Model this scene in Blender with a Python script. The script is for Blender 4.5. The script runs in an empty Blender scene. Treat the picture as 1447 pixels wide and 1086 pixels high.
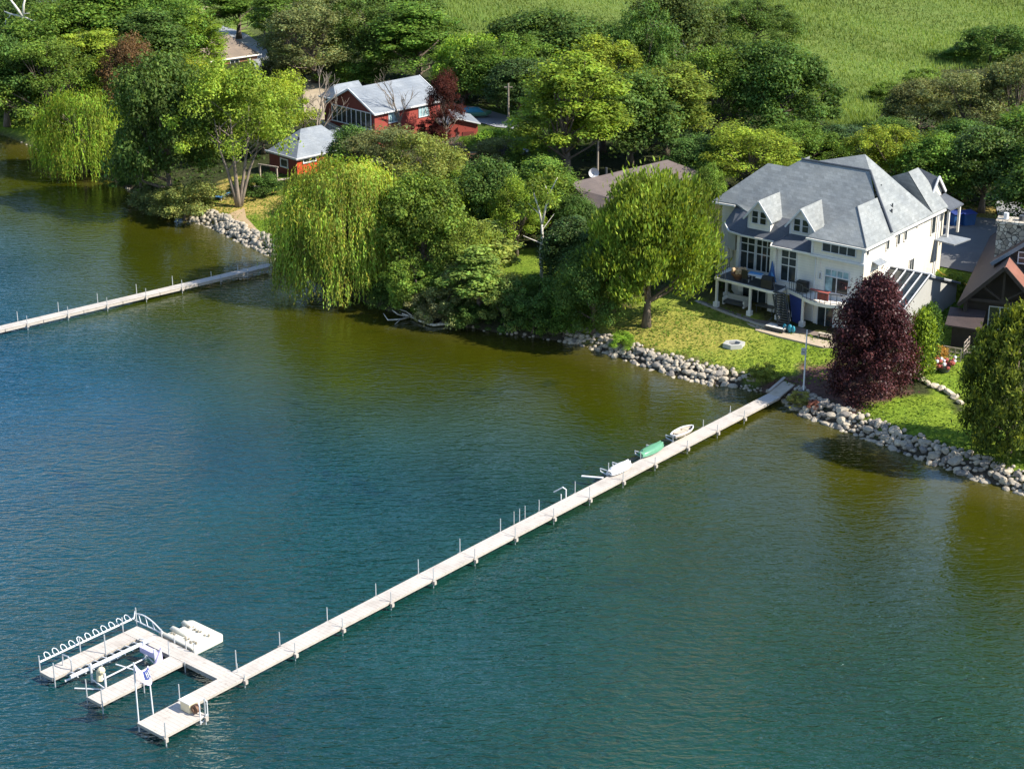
import bpy, math, random
import numpy as np
from mathutils import Vector, Matrix

# ------------------------------------------------------------------ basics
sc = bpy.context.scene
COL = sc.collection
for _c in (): pass
F_, CX, CY, CAMH, PITCH = 2570.0, 723.5, 543.0, 55.0, math.radians(21.1)
R_ = math.radians

def ray(x, y):
    dx = (x - CX) / F_; dy = -(y - CY) / F_
    return (dx, math.cos(PITCH) + dy * math.sin(PITCH), -math.sin(PITCH) + dy * math.cos(PITCH))

def G(x, y, z=0.0):
    d = ray(x, y); t = (z - CAMH) / d[2]
    return (d[0] * t, d[1] * t)

def zat(x, y, Y):
    d = ray(x, y); return CAMH + d[2] * Y / d[1]

# ------------------------------------------------------------------ terrain
SHORE_PX = [(-900, 120), (-300, 150), (0, 192), (60, 216), (110, 240), (170, 264), (200, 286), (240, 306), (290, 320), (335, 343), (385, 365),
            (430, 395), (500, 425), (545, 442), (600, 456), (700, 472), (790, 484), (830, 492), (870, 507), (940, 530), (1000, 545),
            (1035, 548), (1075, 557), (1100, 567), (1130, 588), (1200, 614), (1300, 652), (1380, 680), (1447, 702), (1700, 800), (2400, 1010)]
SHORE = np.array([G(x, y, 0.0) for x, y in SHORE_PX])

def shore_d(X, Y):
    X = np.asarray(X, float); Y = np.asarray(Y, float)
    best = np.full(X.shape, 1e9)
    for i in range(len(SHORE) - 1):
        ax, ay = SHORE[i]; bx, by = SHORE[i + 1]
        ex, ey = bx - ax, by - ay; L = ex * ex + ey * ey
        t = np.clip(((X - ax) * ex + (Y - ay) * ey) / L, 0, 1)
        best = np.minimum(best, np.hypot(X - ax - t * ex, Y - ay - t * ey))
    sy = np.interp(X, SHORE[:, 0], SHORE[:, 1])
    return np.where(Y > sy, best, -best)

def sstep(a, b, x):
    t = np.clip((x - a) / (b - a), 0, 1); return t * t * (3 - 2 * t)

def HT(X, Y):
    d = shore_d(X, Y)
    X = np.asarray(X, float); Y = np.asarray(Y, float)
    h = -1.6 + 2.7 * sstep(-2.0, 2.4, d) + 0.072 * np.clip(d - 2.2, 0, 36)
    h = h - 1.6 * sstep(60, 130, d)
    h = h + 0.12 * np.sin(X * 0.13 + 1.3) * np.cos(Y * 0.11) * sstep(3, 12, d)
    return h

def gp(x, y, dz=0.0):
    """ground point seen at picture position x, y"""
    z = 1.5
    for _ in range(12):
        X, Y = G(x, y, z + dz)
        z = 0.5 * z + 0.5 * float(HT(X, Y))
    return X, Y, float(HT(X, Y))

# ------------------------------------------------------------------ tags
def tag(o, label=None, cat=None, group=None, kind=None):
    if label: o['label'] = label
    if cat: o['category'] = cat
    if group: o['group'] = group
    if kind: o['kind'] = kind
    return o

def empty(name, loc=(0, 0, 0), rz=0.0, scale=(1, 1, 1)):
    o = bpy.data.objects.new(name, None); COL.objects.link(o)
    o.location = loc; o.rotation_euler = (0, 0, rz); o.scale = scale
    o.empty_display_size = 0.3
    return o

def link_mesh(name, me, parent=None):
    o = bpy.data.objects.new(name, me); COL.objects.link(o)
    if parent is not None: o.parent = parent
    return o

# ------------------------------------------------------------------ mesh builder
class MB:
    def __init__(s): s.v = []; s.f = []
    def add(s, vs, fs):
        n = len(s.v); s.v += [tuple(v) for v in vs]; s.f += [tuple(n + i for i in f) for f in fs]; return s
    def box(s, x0, x1, y0, y1, z0, z1):
        return s.add([(x0, y0, z0), (x1, y0, z0), (x1, y1, z0), (x0, y1, z0), (x0, y0, z1), (x1, y0, z1), (x1, y1, z1), (x0, y1, z1)],
                     [(0, 3, 2, 1), (4, 5, 6, 7), (0, 1, 5, 4), (1, 2, 6, 5), (2, 3, 7, 6), (3, 0, 4, 7)])
    def poly(s, pts): return s.add(pts, [tuple(range(len(pts)))])
    def slab(s, pts, th):
        """polygon (top) with a thickness straight down"""
        n = len(pts)
        vs = list(pts) + [(p[0], p[1], p[2] - th) for p in pts]
        fs = [tuple(range(n)), tuple(range(2 * n - 1, n - 1, -1))] + [(i, i + n, (i + 1) % n + n, (i + 1) % n) for i in range(n)]
        return s.add(vs, fs)
    def extr(s, pts, vec):
        n = len(pts)
        vs = list(pts) + [(p[0] + vec[0], p[1] + vec[1], p[2] + vec[2]) for p in pts]
        fs = [tuple(range(n)), tuple(range(2 * n - 1, n - 1, -1))] + [(i, i + n, (i + 1) % n + n, (i + 1) % n) for i in range(n)]
        return s.add(vs, fs)
    def tube(s, pts, r, n=6, cap=True):
        pts = [Vector(p) for p in pts]
        rs = r if isinstance(r, (list, tuple)) else [r] * len(pts)
        base = len(s.v); ref = None
        for i, p in enumerate(pts):
            d = (pts[min(i + 1, len(pts) - 1)] - pts[max(i - 1, 0)])
            if d.length < 1e-9: d = Vector((0, 0, 1))
            d.normalize()
            if ref is None: ref = Vector((1, 0, 0)) if abs(d.x) < 0.8 else Vector((0, 1, 0))
            a = (ref - d * ref.dot(d)); a.normalize(); ref = a; b = d.cross(a)
            for k in range(n):
                t = 2 * math.pi * k / n
                s.v.append(tuple(p + (a * math.cos(t) + b * math.sin(t)) * rs[i]))
        for i in range(len(pts) - 1):
            for k in range(n):
                k2 = (k + 1) % n
                s.f.append((base + i * n + k, base + i * n + k2, base + (i + 1) * n + k2, base + (i + 1) * n + k))
        if cap:
            s.f.append(tuple(base + k for k in range(n - 1, -1, -1)))
            s.f.append(tuple(base + (len(pts) - 1) * n + k for k in range(n)))
        return s
    def bar(s, a, b, w, h):
        a = Vector(a); b = Vector(b); d = (b - a).normalized()
        up = Vector((0, 0, 1))
        if abs(d.z) > 0.95: up = Vector((1, 0, 0))
        x = d.cross(up).normalized() * (w / 2); y = x.cross(d).normalized() * (h / 2)
        vs = [a - x - y, a + x - y, a + x + y, a - x + y, b - x - y, b + x - y, b + x + y, b - x + y]
        return s.add(vs, [(0, 3, 2, 1), (4, 5, 6, 7), (0, 1, 5, 4), (1, 2, 6, 5), (2, 3, 7, 6), (3, 0, 4, 7)])
    def blob(s, c, r, seg=10, ring=6, sc=(1, 1, 1)):
        vs = [(c[0], c[1], c[2] + r * sc[2])]
        for i in range(1, ring):
            th = math.pi * i / ring
            for k in range(seg):
                ph = 2 * math.pi * k / seg
                vs.append((c[0] + r * sc[0] * math.sin(th) * math.cos(ph), c[1] + r * sc[1] * math.sin(th) * math.sin(ph), c[2] + r * sc[2] * math.cos(th)))
        vs.append((c[0], c[1], c[2] - r * sc[2])); fs = []
        for k in range(seg): fs.append((0, 1 + k, 1 + (k + 1) % seg))
        for i in range(ring - 2):
            for k in range(seg):
                a = 1 + i * seg + k; b = 1 + i * seg + (k + 1) % seg
                fs.append((a, a + seg, b + seg, b))
        L = len(vs) - 1
        for k in range(seg): fs.append((L, 1 + (ring - 2) * seg + (k + 1) % seg, 1 + (ring - 2) * seg + k))
        return s.add(vs, fs)
    def mesh(s, name, mat=None, smooth=False):
        me = bpy.data.meshes.new(name); me.from_pydata(s.v, [], s.f); me.update()
        if smooth:
            me.polygons.foreach_set('use_smooth', [True] * len(me.polygons))
        if mat: me.materials.append(mat)
        return me
    def build(s, name, mat, parent=None, smooth=False, bevel=0.0):
        o = link_mesh(name, s.mesh(name, mat, smooth), parent)
        if bevel:
            m = o.modifiers.new('b', 'BEVEL'); m.width = bevel; m.segments = 2; m.limit_method = 'ANGLE'
        return o

# ------------------------------------------------------------------ materials
def nt(name):
    m = bpy.data.materials.new(name); m.use_nodes = True
    t = m.node_tree; b = t.nodes['Principled BSDF']; return m, t, b

def N(t, kind, **kw):
    n = t.nodes.new(kind)
    for k, v in kw.items():
        if k in n.inputs: n.inputs[k].default_value = v
        else: setattr(n, k, v)
    return n

def rgba(c): return (c[0], c[1], c[2], 1.0)

def mixc(t, fac, a, b, mode='MIX'):
    m = t.nodes.new('ShaderNodeMix'); m.data_type = 'RGBA'; m.blend_type = mode
    if isinstance(fac, (int, float)): m.inputs[0].default_value = fac
    else: t.links.new(fac, m.inputs[0])
    for sck, val in ((m.inputs[6], a), (m.inputs[7], b)):
        if isinstance(val, (tuple, list)): sck.default_value = rgba(val)
        else: t.links.new(val, sck)
    return m.outputs[2]

def ramp(t, inp, stops):
    r = t.nodes.new('ShaderNodeValToRGB'); t.links.new(inp, r.inputs[0])
    e = r.color_ramp.elements
    while len(e) < len(stops): e.new(0.5)
    for i, (p, c) in enumerate(stops):
        e[i].position = p; e[i].color = rgba(c) if not isinstance(c, (int, float)) else (c, c, c, 1)
    return r.outputs[0]

def coords(t, kind='Object', scale=(1, 1, 1)):
    tc = t.nodes.new('ShaderNodeTexCoord'); mp = t.nodes.new('ShaderNodeMapping')
    mp.inputs['Scale'].default_value = scale
    t.links.new(tc.outputs[kind], mp.inputs[0]); return mp.outputs[0]

def noise(t, vec, scale, detail=3.0, rough=0.55, dist=0.0):
    n = N(t, 'ShaderNodeTexNoise'); n.inputs['Scale'].default_value = scale; n.inputs['Detail'].default_value = detail
    n.inputs['Roughness'].default_value = rough; n.inputs['Distortion'].default_value = dist
    t.links.new(vec, n.inputs['Vector']); return n.outputs[0]

def bump(t, b, h, strength=0.3, dist=0.05):
    n = t.nodes.new('ShaderNodeBump'); n.inputs['Strength'].default_value = strength; n.inputs['Distance'].default_value = dist
    t.links.new(h, n.inputs['Height']); t.links.new(n.outputs[0], b.inputs['Normal'])

def M_plain(name, c, rough=0.6, var=0.18, scale=2.0, bumps=0.15, metallic=0.0, c2=None, spec=0.5):
    m, t, b = nt(name); v = coords(t)
    n1 = noise(t, v, scale, 5); n2 = noise(t, v, scale * 9, 3)
    lo = c2 or tuple(x * (1 - var) for x in c); hi = tuple(min(1, x * (1 + var * 0.6)) for x in c)
    base = mixc(t, ramp(t, n1, [(0.3, 0), (0.7, 1)]), lo, hi)
    base = mixc(t, 0.25, base, ramp(t, n2, [(0.3, lo), (0.7, hi)]))
    t.links.new(base, b.inputs['Base Color'])
    b.inputs['Roughness'].default_value = rough; b.inputs['Metallic'].default_value = metallic
    b.inputs['Specular IOR Level'].default_value = spec
    if bumps: bump(t, b, n2, bumps, 0.03)
    return m

def M_shingle(name, c, var=0.25):
    m, t, b = nt(name)
    v = coords(t)
    br = N(t, 'ShaderNodeTexBrick'); br.inputs['Scale'].default_value = 1.0
    br.inputs['Brick Width'].default_value = 0.5; br.inputs['Row Height'].default_value = 0.22; br.inputs['Mortar Size'].default_value = 0.012
    br.inputs['Color1'].default_value = rgba(tuple(x * (1 - var) for x in c)); br.inputs['Color2'].default_value = rgba(tuple(x * (1 + var) for x in c))
    br.inputs['Mortar'].default_value = rgba(tuple(x * 0.75 for x in c))
    # rows follow height, bonds follow the horizontal run
    sx = N(t, 'ShaderNodeSeparateXYZ'); t.links.new(v, sx.inputs[0])
    ad = N(t, 'ShaderNodeMath', operation='ADD'); t.links.new(sx.outputs[0], ad.inputs[0]); t.links.new(sx.outputs[1], ad.inputs[1])
    cb = N(t, 'ShaderNodeCombineXYZ'); t.links.new(ad.outputs[0], cb.inputs[0]); t.links.new(sx.outputs[2], cb.inputs[1])
    t.links.new(cb.outputs[0], br.inputs['Vector'])
    n1 = noise(t, v, 0.5, 5, 0.6); n2 = noise(t, v, 7, 3)
    k = mixc(t, 0.42, br.outputs[0], ramp(t, n2, [(0.3, tuple(x * 0.75 for x in c)), (0.7, tuple(x * 1.25 for x in c))]))
    k = mixc(t, 1.0, k, ramp(t, n1, [(0.3, (0.80, 0.82, 0.84)), (0.7, (1.16, 1.14, 1.10))]), 'MULTIPLY')
    t.links.new(k, b.inputs['Base Color']); b.inputs['Roughness'].default_value = 0.75
    bump(t, b, br.outputs[1], -0.3, 0.02)
    return m

def M_glass_dark(name='window_glass', c=(0.015, 0.02, 0.022)):
    m, t, b = nt(name); v = coords(t)
    base = ramp(t, noise(t, v, 1.3, 4), [(0.35, c), (0.7, tuple(x * 2.6 for x in c))])
    t.links.new(base, b.inputs['Base Color']); b.inputs['Roughness'].default_value = 0.12
    b.inputs['Specular IOR Level'].default_value = 0.6
    return m

def M_leaf(name, trans=0.38, rough=0.6):
    """colour comes from the object's own colour times each leaf's variation"""
    m, t, b = nt(name)
    oi = N(t, 'ShaderNodeObjectInfo'); at = N(t, 'ShaderNodeAttribute', attribute_name='lv')
    base = mixc(t, 1.0, oi.outputs['Color'], at.outputs['Color'], 'MULTIPLY')
    t.links.new(base, b.inputs['Base Color']); b.inputs['Roughness'].default_value = rough
    b.inputs['Specular IOR Level'].default_value = 0.14
    tr = N(t, 'ShaderNodeBsdfTranslucent')
    tc = mixc(t, 1.0, base, (1.35, 1.25, 0.5), 'MULTIPLY')
    t.links.new(tc, tr.inputs[0])
    mx = N(t, 'ShaderNodeMixShader'); mx.inputs[0].default_value = trans
    t.links.new(b.outputs[0], mx.inputs[1]); t.links.new(tr.outputs[0], mx.inputs[2])
    t.links.new(mx.outputs[0], t.nodes['Material Output'].inputs[0])
    return m

def M_bark(name, c):
    m, t, b = nt(name); v = coords(t, scale=(1, 1, 0.25))
    k = ramp(t, noise(t, v, 5, 5, 0.65), [(0.3, tuple(x * 0.45 for x in c)), (0.55, c), (0.75, tuple(min(1, x * 1.35) for x in c))])
    t.links.new(k, b.inputs['Base Color']); b.inputs['Roughness'].default_value = 0.9
    bump(t, b, noise(t, v, 8, 4), 0.6, 0.05)
    return m

def M_siding(name, c, *a):
    m, t, b = nt(name); v = coords(t)
    sx = N(t, 'ShaderNodeSeparateXYZ'); t.links.new(v, sx.inputs[0])
    fr = N(t, 'ShaderNodeMath', operation='MULTIPLY'); t.links.new(sx.outputs[2], fr.inputs[0]); fr.inputs[1].default_value = 4.2
    f2 = N(t, 'ShaderNodeMath', operation='FRACT'); t.links.new(fr.outputs[0], f2.inputs[0])
    ln = ramp(t, f2.outputs[0], [(0.0, 0.80), (0.16, 1.0), (1.0, 0.97)])
    vs = coords(t, scale=(1, 1, .25)); st = ramp(t, noise(t, vs, 1.1, 5, .65), [(0.3, 0.88), (0.65, 1.03)])
    k = mixc(t, 1.0, mixc(t, 1.0, c, ln, 'MULTIPLY'), st, 'MULTIPLY')
    t.links.new(k, b.inputs['Base Color']); b.inputs['Roughness'].default_value = 0.65
    bump(t, b, f2.outputs[0], 0.25, 0.02)
    return m

def M_boards(name, c):
    m, t, b = nt(name); v = coords(t)
    sx = N(t, 'ShaderNodeSeparateXYZ'); t.links.new(v, sx.inputs[0])
    fr = N(t, 'ShaderNodeMath', operation='MULTIPLY'); t.links.new(sx.outputs[0], fr.inputs[0]); fr.inputs[1].default_value = 3.4
    f2 = N(t, 'ShaderNodeMath', operation='FRACT'); t.links.new(fr.outputs[0], f2.inputs[0])
    ln = ramp(t, f2.outputs[0], [(0.0, 0.5), (0.12, 1.0), (1.0, 0.97)])
    n1 = ramp(t, noise(t, v, .55, 5, .7), [(0.3, (0.80, 0.78, 0.76)), (0.5, (1, 1, 1)), (0.72, (1.08, 1.06, 1.05))])
    n2 = ramp(t, noise(t, v, 4.5, 4, .7), [(0.30, (0.72, 0.68, 0.62)), (0.42, (1, 1, 1))])
    k = mixc(t, 1.0, mixc(t, 1.0, mixc(t, 1.0, c, ln, 'MULTIPLY'), n1, 'MULTIPLY'), n2, 'MULTIPLY')
    t.links.new(k, b.inputs['Base Color']); b.inputs['Roughness'].default_value = 0.7
    bump(t, b, f2.outputs[0], 0.3, 0.01)
    return m

MAT = {}
MAT['leaf'] = M_leaf('leaf')
MAT['leaf_dark'] = M_leaf('leaf_glossy', 0.2, 0.4)
MAT['bark'] = M_bark('bark', (0.17, 0.13, 0.10))
MAT['bark_pale'] = M_bark('bark_pale', (0.36, 0.30, 0.24))
MAT['bark_grey'] = M_bark('bark_grey', (0.24, 0.195, 0.155))
MAT['bark_white'] = M_bark('bark_white', (0.75, 0.70, 0.62))
MAT['deadwood'] = M_bark('deadwood', (0.42, 0.35, 0.29))
MAT['dock'] = M_boards('dock_boards', (0.52, 0.475, 0.43))
MAT['dock_trim'] = M_plain('dock_trim', (0.46, 0.41, 0.36), 0.6, 0.2, 2)
MAT['under'] = M_plain('dock_underside', (0.12, 0.10, 0.07), 0.8, 0.3, 2)
MAT['alu'] = M_plain('weathered_aluminium', (0.50, 0.52, 0.54), 0.45, 0.2, 4, metallic=0.3)
MAT['whitepaint'] = M_plain('white_paint', (0.66, 0.67, 0.69), 0.4, 0.08, 2, 0.05)
MAT['trim'] = M_siding('house_trim', (0.82, 0.79, 0.73), 0.5, 0.08, 2, 0.05)
MAT['siding'] = M_siding('cream_siding', (0.82, 0.75, 0.62), 0.7, 0.06, 1.0, 0.08)
MAT['grey_and_shaded'] = M_plain('grey_and_shaded_siding', (0.42, 0.42, 0.40), 0.7, 0.08, 1.0, 0.08)
MAT['roof'] = M_shingle('slate_grey_shingles', (0.232, 0.248, 0.252), 0.24)
MAT['roof_dark'] = M_shingle('dark_and_shaded_roofing', (0.085, 0.095, 0.115), 0.1)
MAT['roof_light'] = M_shingle('light_grey_shingles', (0.215, 0.24, 0.275), 0.16)
MAT['roof_taupe'] = M_shingle('taupe_shingles', (0.125, 0.098, 0.09), 0.08)
MAT['roof_brown'] = M_shingle('brown_shingles', (0.062, 0.043, 0.041), 0.15)
MAT['roof_rust'] = M_plain('rust_red_metal_roof', (0.26, 0.115, 0.085), 0.5, 0.25, 1.5)
MAT['roof_tan'] = M_shingle('tan_shingles', (0.22, 0.17, 0.13), 0.12)
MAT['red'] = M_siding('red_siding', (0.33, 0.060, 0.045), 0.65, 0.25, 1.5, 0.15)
MAT['red_sunlit'] = M_plain('sunlit_red_siding', (0.55, 0.065, 0.02), 0.6, 0.2, 1.5, 0.15)  # cottage red with the sunlight put into its colour
MAT['dkred_shade'] = M_plain('dark_and_shaded_red', (0.16, 0.03, 0.025), 0.65, 0.2, 1.5, 0.15)  # dark red paint; also painted-in shade on walls turned from the sun
MAT['brick'] = M_plain('brick_wall', (0.28, 0.12, 0.07), 0.8, 0.3, 3, 0.3)
MAT['timber'] = M_plain('dark_timber', (0.035, 0.025, 0.02), 0.7, 0.35, 2, 0.2)
MAT['timber_mid'] = M_plain('stained_timber', (0.18, 0.09, 0.05), 0.7, 0.3, 2, 0.2)
MAT['glass'] = M_glass_dark()
MAT['glass_blue'] = M_glass_dark('curtained_glass', (0.16, 0.24, 0.26))
MAT['black'] = M_plain('black_fabric', (0.02, 0.02, 0.022), 0.6, 0.3, 3, 0.1)
MAT['charcoal'] = M_plain('charcoal_paint', (0.06, 0.065, 0.07), 0.5, 0.2, 3, 0.1)
MAT['blue'] = M_plain('blue_plastic', (0.02, 0.09, 0.27), 0.45, 0.2, 3, 0.05)
MAT['teal'] = M_plain('teal_plastic', (0.03, 0.28, 0.38), 0.4, 0.2, 3, 0.05)
MAT['skyblue'] = M_plain('light_blue_fabric', (0.10, 0.30, 0.58), 0.6, 0.15, 3, 0.05)
MAT['navy'] = M_plain('navy_fabric', (0.025, 0.05, 0.22), 0.7, 0.2, 3, 0.05)
MAT['lavender'] = M_plain('pale_lavender_fabric', (0.55, 0.50, 0.72), 0.7, 0.1, 3, 0.05)
MAT['cream'] = M_plain('cream_plastic', (0.72, 0.62, 0.42), 0.5, 0.12, 3, 0.05)
MAT['ivory'] = M_plain('ivory_vinyl', (0.68, 0.65, 0.55), 0.45, 0.08, 1.5, 0.05)
MAT['green_boat'] = M_plain('green_gelcoat', (0.11, 0.29, 0.18), 0.35, 0.15, 2, 0.05)
MAT['tan_boat'] = M_plain('tan_canvas', (0.48, 0.42, 0.34), 0.7, 0.15, 3, 0.1)
MAT['redcloth'] = M_plain('faded_red_cloth', (0.38, 0.09, 0.07), 0.8, 0.3, 5, 0.2)
MAT['stone'] = M_plain('riprap_stone', (0.40, 0.35, 0.28), 0.85, 0.4, 1.6, 0.5)
MAT['stone2'] = M_plain('pale_stone', (0.50, 0.43, 0.33), 0.85, 0.3, 2.0, 0.5)
MAT['stone3'] = M_plain('dark_stone', (0.22, 0.20, 0.18), 0.85, 0.4, 2.0, 0.5)
MAT['patio'] = M_plain('patio_pavers', (0.21, 0.165, 0.14), 0.8, 0.25, 2.0, 0.2)
MAT['patio_edge'] = M_plain('limestone_edge', (0.46, 0.40, 0.32), 0.8, 0.2, 2.0, 0.2)
MAT['sandpath'] = M_plain('sandstone_path', (0.46, 0.37, 0.27), 0.85, 0.2, 1.2, 0.3)
MAT['asphalt'] = M_plain('asphalt', (0.15, 0.15, 0.155), 0.85, 0.2, 0.4, 0.3)
MAT['concrete'] = M_plain('pale_road', (0.30, 0.31, 0.33), 0.85, 0.15, 0.6, 0.2)
MAT['tanyard'] = M_plain('gravel_yard', (0.42, 0.34, 0.24), 0.9, 0.2, 0.8, 0.3)
MAT['rubber'] = M_plain('rubber', (0.02, 0.02, 0.02), 0.7, 0.2, 3, 0.05)
MAT['carblue'] = M_plain('dark_blue_car_paint', (0.01, 0.015, 0.04), 0.2, 0.1, 1, 0.0)
MAT['pole'] = M_plain('grey_pole', (0.45, 0.45, 0.44), 0.6, 0.2, 2, 0.05)
MAT['woodpole'] = M_plain('grey_wood_pole', (0.30, 0.25, 0.20), 0.9, 0.2, 2, 0.2)

def chimney_stone():
    m, t, b = nt('chimney_stone'); v = coords(t)
    vo = N(t, 'ShaderNodeTexVoronoi'); vo.inputs['Scale'].default_value = 2.6; t.links.new(v, vo.inputs['Vector'])
    ve = N(t, 'ShaderNodeTexVoronoi', feature='DISTANCE_TO_EDGE'); ve.inputs['Scale'].default_value = 2.6; t.links.new(v, ve.inputs['Vector'])
    sx = N(t, 'ShaderNodeSeparateColor'); t.links.new(vo.outputs['Color'], sx.inputs[0])
    c = ramp(t, sx.outputs[0], [(0.0, (0.28, 0.24, 0.19)), (0.5, (0.50, 0.44, 0.34)), (1.0, (0.66, 0.60, 0.50))])
    c = mixc(t, ramp(t, ve.outputs['Distance'], [(0.03, 0), (0.08, 1)]), (0.06, 0.055, 0.05), c)
    t.links.new(c, b.inputs['Base Color']); b.inputs['Roughness'].default_value = 0.85
    bump(t, b, ve.outputs['Distance'], 0.6, 0.08)
    return m
MAT['chimney'] = chimney_stone()

# ------------------------------------------------------------------ water
def water_material():
    m, t, b = nt('lake_water')
    at = N(t, 'ShaderNodeAttribute', attribute_name='deep')
    v = coords(t)
    n0 = noise(t, v, 0.035, 4, 0.6)
    c = ramp(t, at.outputs['Fac'], [(0.0, (0.075, 0.065, 0.014)), (0.08, (0.040, 0.042, 0.002)), (0.42, (0.022, 0.036, 0.002)), (0.72, (0.009, 0.036, 0.008)), (1.0, (0.005, 0.037, 0.012))])  # olive of the shallows, carried farther out to paint in tree reflections
    tc = N(t, 'ShaderNodeSeparateXYZ'); t.links.new(v, tc.inputs[0])
    nb = noise(t, coords(t, scale=(0.02, 0.02, 1)), 1.0, 3, 0.6)
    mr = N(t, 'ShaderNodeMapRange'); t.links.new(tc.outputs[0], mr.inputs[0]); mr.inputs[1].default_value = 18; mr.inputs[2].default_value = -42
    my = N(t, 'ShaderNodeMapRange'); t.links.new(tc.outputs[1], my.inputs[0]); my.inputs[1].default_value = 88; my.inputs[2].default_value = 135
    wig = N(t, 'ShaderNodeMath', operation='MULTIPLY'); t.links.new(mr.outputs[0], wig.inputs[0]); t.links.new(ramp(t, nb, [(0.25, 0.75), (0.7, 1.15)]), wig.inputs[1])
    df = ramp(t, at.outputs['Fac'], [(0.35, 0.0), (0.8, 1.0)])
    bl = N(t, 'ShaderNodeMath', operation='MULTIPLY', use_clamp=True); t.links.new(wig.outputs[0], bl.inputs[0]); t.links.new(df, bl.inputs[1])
    c = mixc(t, bl.outputs[0], c, mixc(t, my.outputs[0], (0.002, 0.036, 0.050), (0.004, 0.056, 0.105)))  # bluer to the left and far out: sky reflection painted into base colour
    c = mixc(t, 1.0, c, ramp(t, n0, [(0.3, (0.7, 0.75, 0.8)), (0.7, (1.25, 1.2, 1.15))]), 'MULTIPLY')
    wd = ramp(t, noise(t, v, 0.11, 5, 0.7, 0.6), [(0.60, (1, 1, 1)), (0.72, (0.5, 0.62, 0.85))])
    c = mixc(t, 1.0, c, wd, 'MULTIPLY')
    t.links.new(c, b.inputs['Base Color'])
    b.inputs['Roughness'].default_value = 0.05; b.inputs['IOR'].default_value = WATER_IOR
    b.inputs['Specular Tint'].default_value = (0.66, 0.90, 1.0, 1)
    # ripples: crossed wave trains broken up by noise
    v2 = coords(t, scale=(0.55, 1.5, 1))
    h1 = noise(t, v2, 1.25, 2, 0.5, 0.8)
    v3 = coords(t, scale=(1.0, 2.2, 1))
    h2 = noise(t, v3, 2.0, 2, 0.5, 0.5)
    h3 = noise(t, v, 0.09, 3, 0.5)
    a = N(t, 'ShaderNodeMath', operation='MULTIPLY_ADD'); t.links.new(h2, a.inputs[0]); a.inputs[1].default_value = 0.42; t.links.new(h1, a.inputs[2])
    amp = ramp(t, h3, [(0.32, 0.6), (0.5, .9), (0.68, 1.25)])
    sh = ramp(t, at.outputs['Fac'], [(0.0, 0.16), (0.35, 0.34), (0.8, 1.0)])
    am2 = N(t, 'ShaderNodeMath', operation='MULTIPLY'); t.links.new(amp, am2.inputs[0]); t.links.new(sh, am2.inputs[1])
    mu = N(t, 'ShaderNodeMath', operation='MULTIPLY'); t.links.new(a.outputs[0], mu.inputs[0]); t.links.new(am2.outputs[0], mu.inputs[1])
    bn = t.nodes.new('ShaderNodeBump'); bn.inputs['Strength'].default_value = 1.0; bn.inputs['Distance'].default_value = WATER_BUMP
    t.links.new(mu.outputs[0], bn.inputs['Height']); t.links.new(bn.outputs[0], b.inputs['Normal'])
    return m
WATER_IOR, WATER_BUMP = 1.78, 0.30

def grid_lines(a, b, segs):
    """non-uniform lines: segs = list of (stop, step)"""
    out = [a]; x = a
    for stop, st in segs:
        while x < stop - 1e-6:
            x += st; out.append(x)
    return np.array(out)

def grid_mesh(name, xs, ys, zf, mat, attr=None, colf=None, keep=None):
    X, Y = np.meshgrid(xs, ys); nx, ny = len(xs), len(ys)
    Z = zf(X, Y)
    co = np.stack([X, Y, Z], -1).reshape(-1, 3).astype(np.float32)
    i = np.arange(nx * ny).reshape(ny, nx)
    q = np.stack([i[:-1, :-1], i[:-1, 1:], i[1:, 1:], i[1:, :-1]], -1).reshape(-1, 4)
    if keep is not None:
        k = keep(X, Y).reshape(-1); q = q[k[q].any(1)]
    me = bpy.data.meshes.new(name)
    me.vertices.add(len(co)); me.vertices.foreach_set('co', co.ravel())
    me.loops.add(q.size); me.loops.foreach_set('vertex_index', q.ravel().astype(np.int32))
    me.polygons.add(len(q)); me.polygons.foreach_set('loop_start', np.arange(0, q.size, 4, dtype=np.int32))
    me.polygons.foreach_set('loop_total', np.full(len(q), 4, dtype=np.int32))
    me.update(calc_edges=True); me.polygons.foreach_set('use_smooth', np.ones(len(q), bool))
    if attr:
        c = colf(X, Y)
        if c.ndim == 2:
            a = me.attributes.new(attr, 'FLOAT', 'POINT'); a.data.foreach_set('value', c.reshape(-1).astype(np.float32))
        else:
            a = me.color_attributes.new(attr, 'FLOAT_COLOR', 'POINT')
            cc = np.concatenate([c, np.ones(c.shape[:2] + (1,))], -1)
            a.data.foreach_set('color', cc.reshape(-1).astype(np.float32))
    me.materials.append(mat)
    return me

SPOTS = [(660, 680, 5, 1.4), (1250, 930, 6, 1.2), (575, 810, 4, 1.0), (250, 600, 9, .6)]
def deep(X, Y):
    d = -shore_d(X, Y)
    k = sstep(-3, 46, d) ** 0.9
    k = k + 0.10 * np.sin(X * 0.12 + 0.5) * np.sin(Y * 0.10 + 1.0) * sstep(4, 20, d)
    for px, py, r, w in SPOTS:
        sx_, sy_ = G(px, py); k = k + 0.0 * w
    return np.clip(k, 0, 1)

wx = grid_lines(-420, 0, [(-100, 20), (120, 1.6), (420, 20)])
wy = grid_lines(-60, 0, [(60, 12), (300, 1.6), (420, 20)])
wm = grid_mesh('lake_water', wx, wy, lambda X, Y: X * 0.0, water_material(), 'deep', deep, keep=lambda X, Y: shore_d(X, Y) < 6)
tag(link_mesh('lake_water', wm), kind='structure')

# ------------------------------------------------------------------ ground
def inpoly(X, Y, P):
    r = np.zeros(X.shape, bool); n = len(P); j = n - 1
    for i in range(n):
        xi, yi = P[i]; xj, yj = P[j]
        c = ((yi > Y) != (yj > Y)) & (X < (xj - xi) * (Y - yi) / (yj - yi + 1e-12) + xi)
        r ^= c; j = i
    return r

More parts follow.
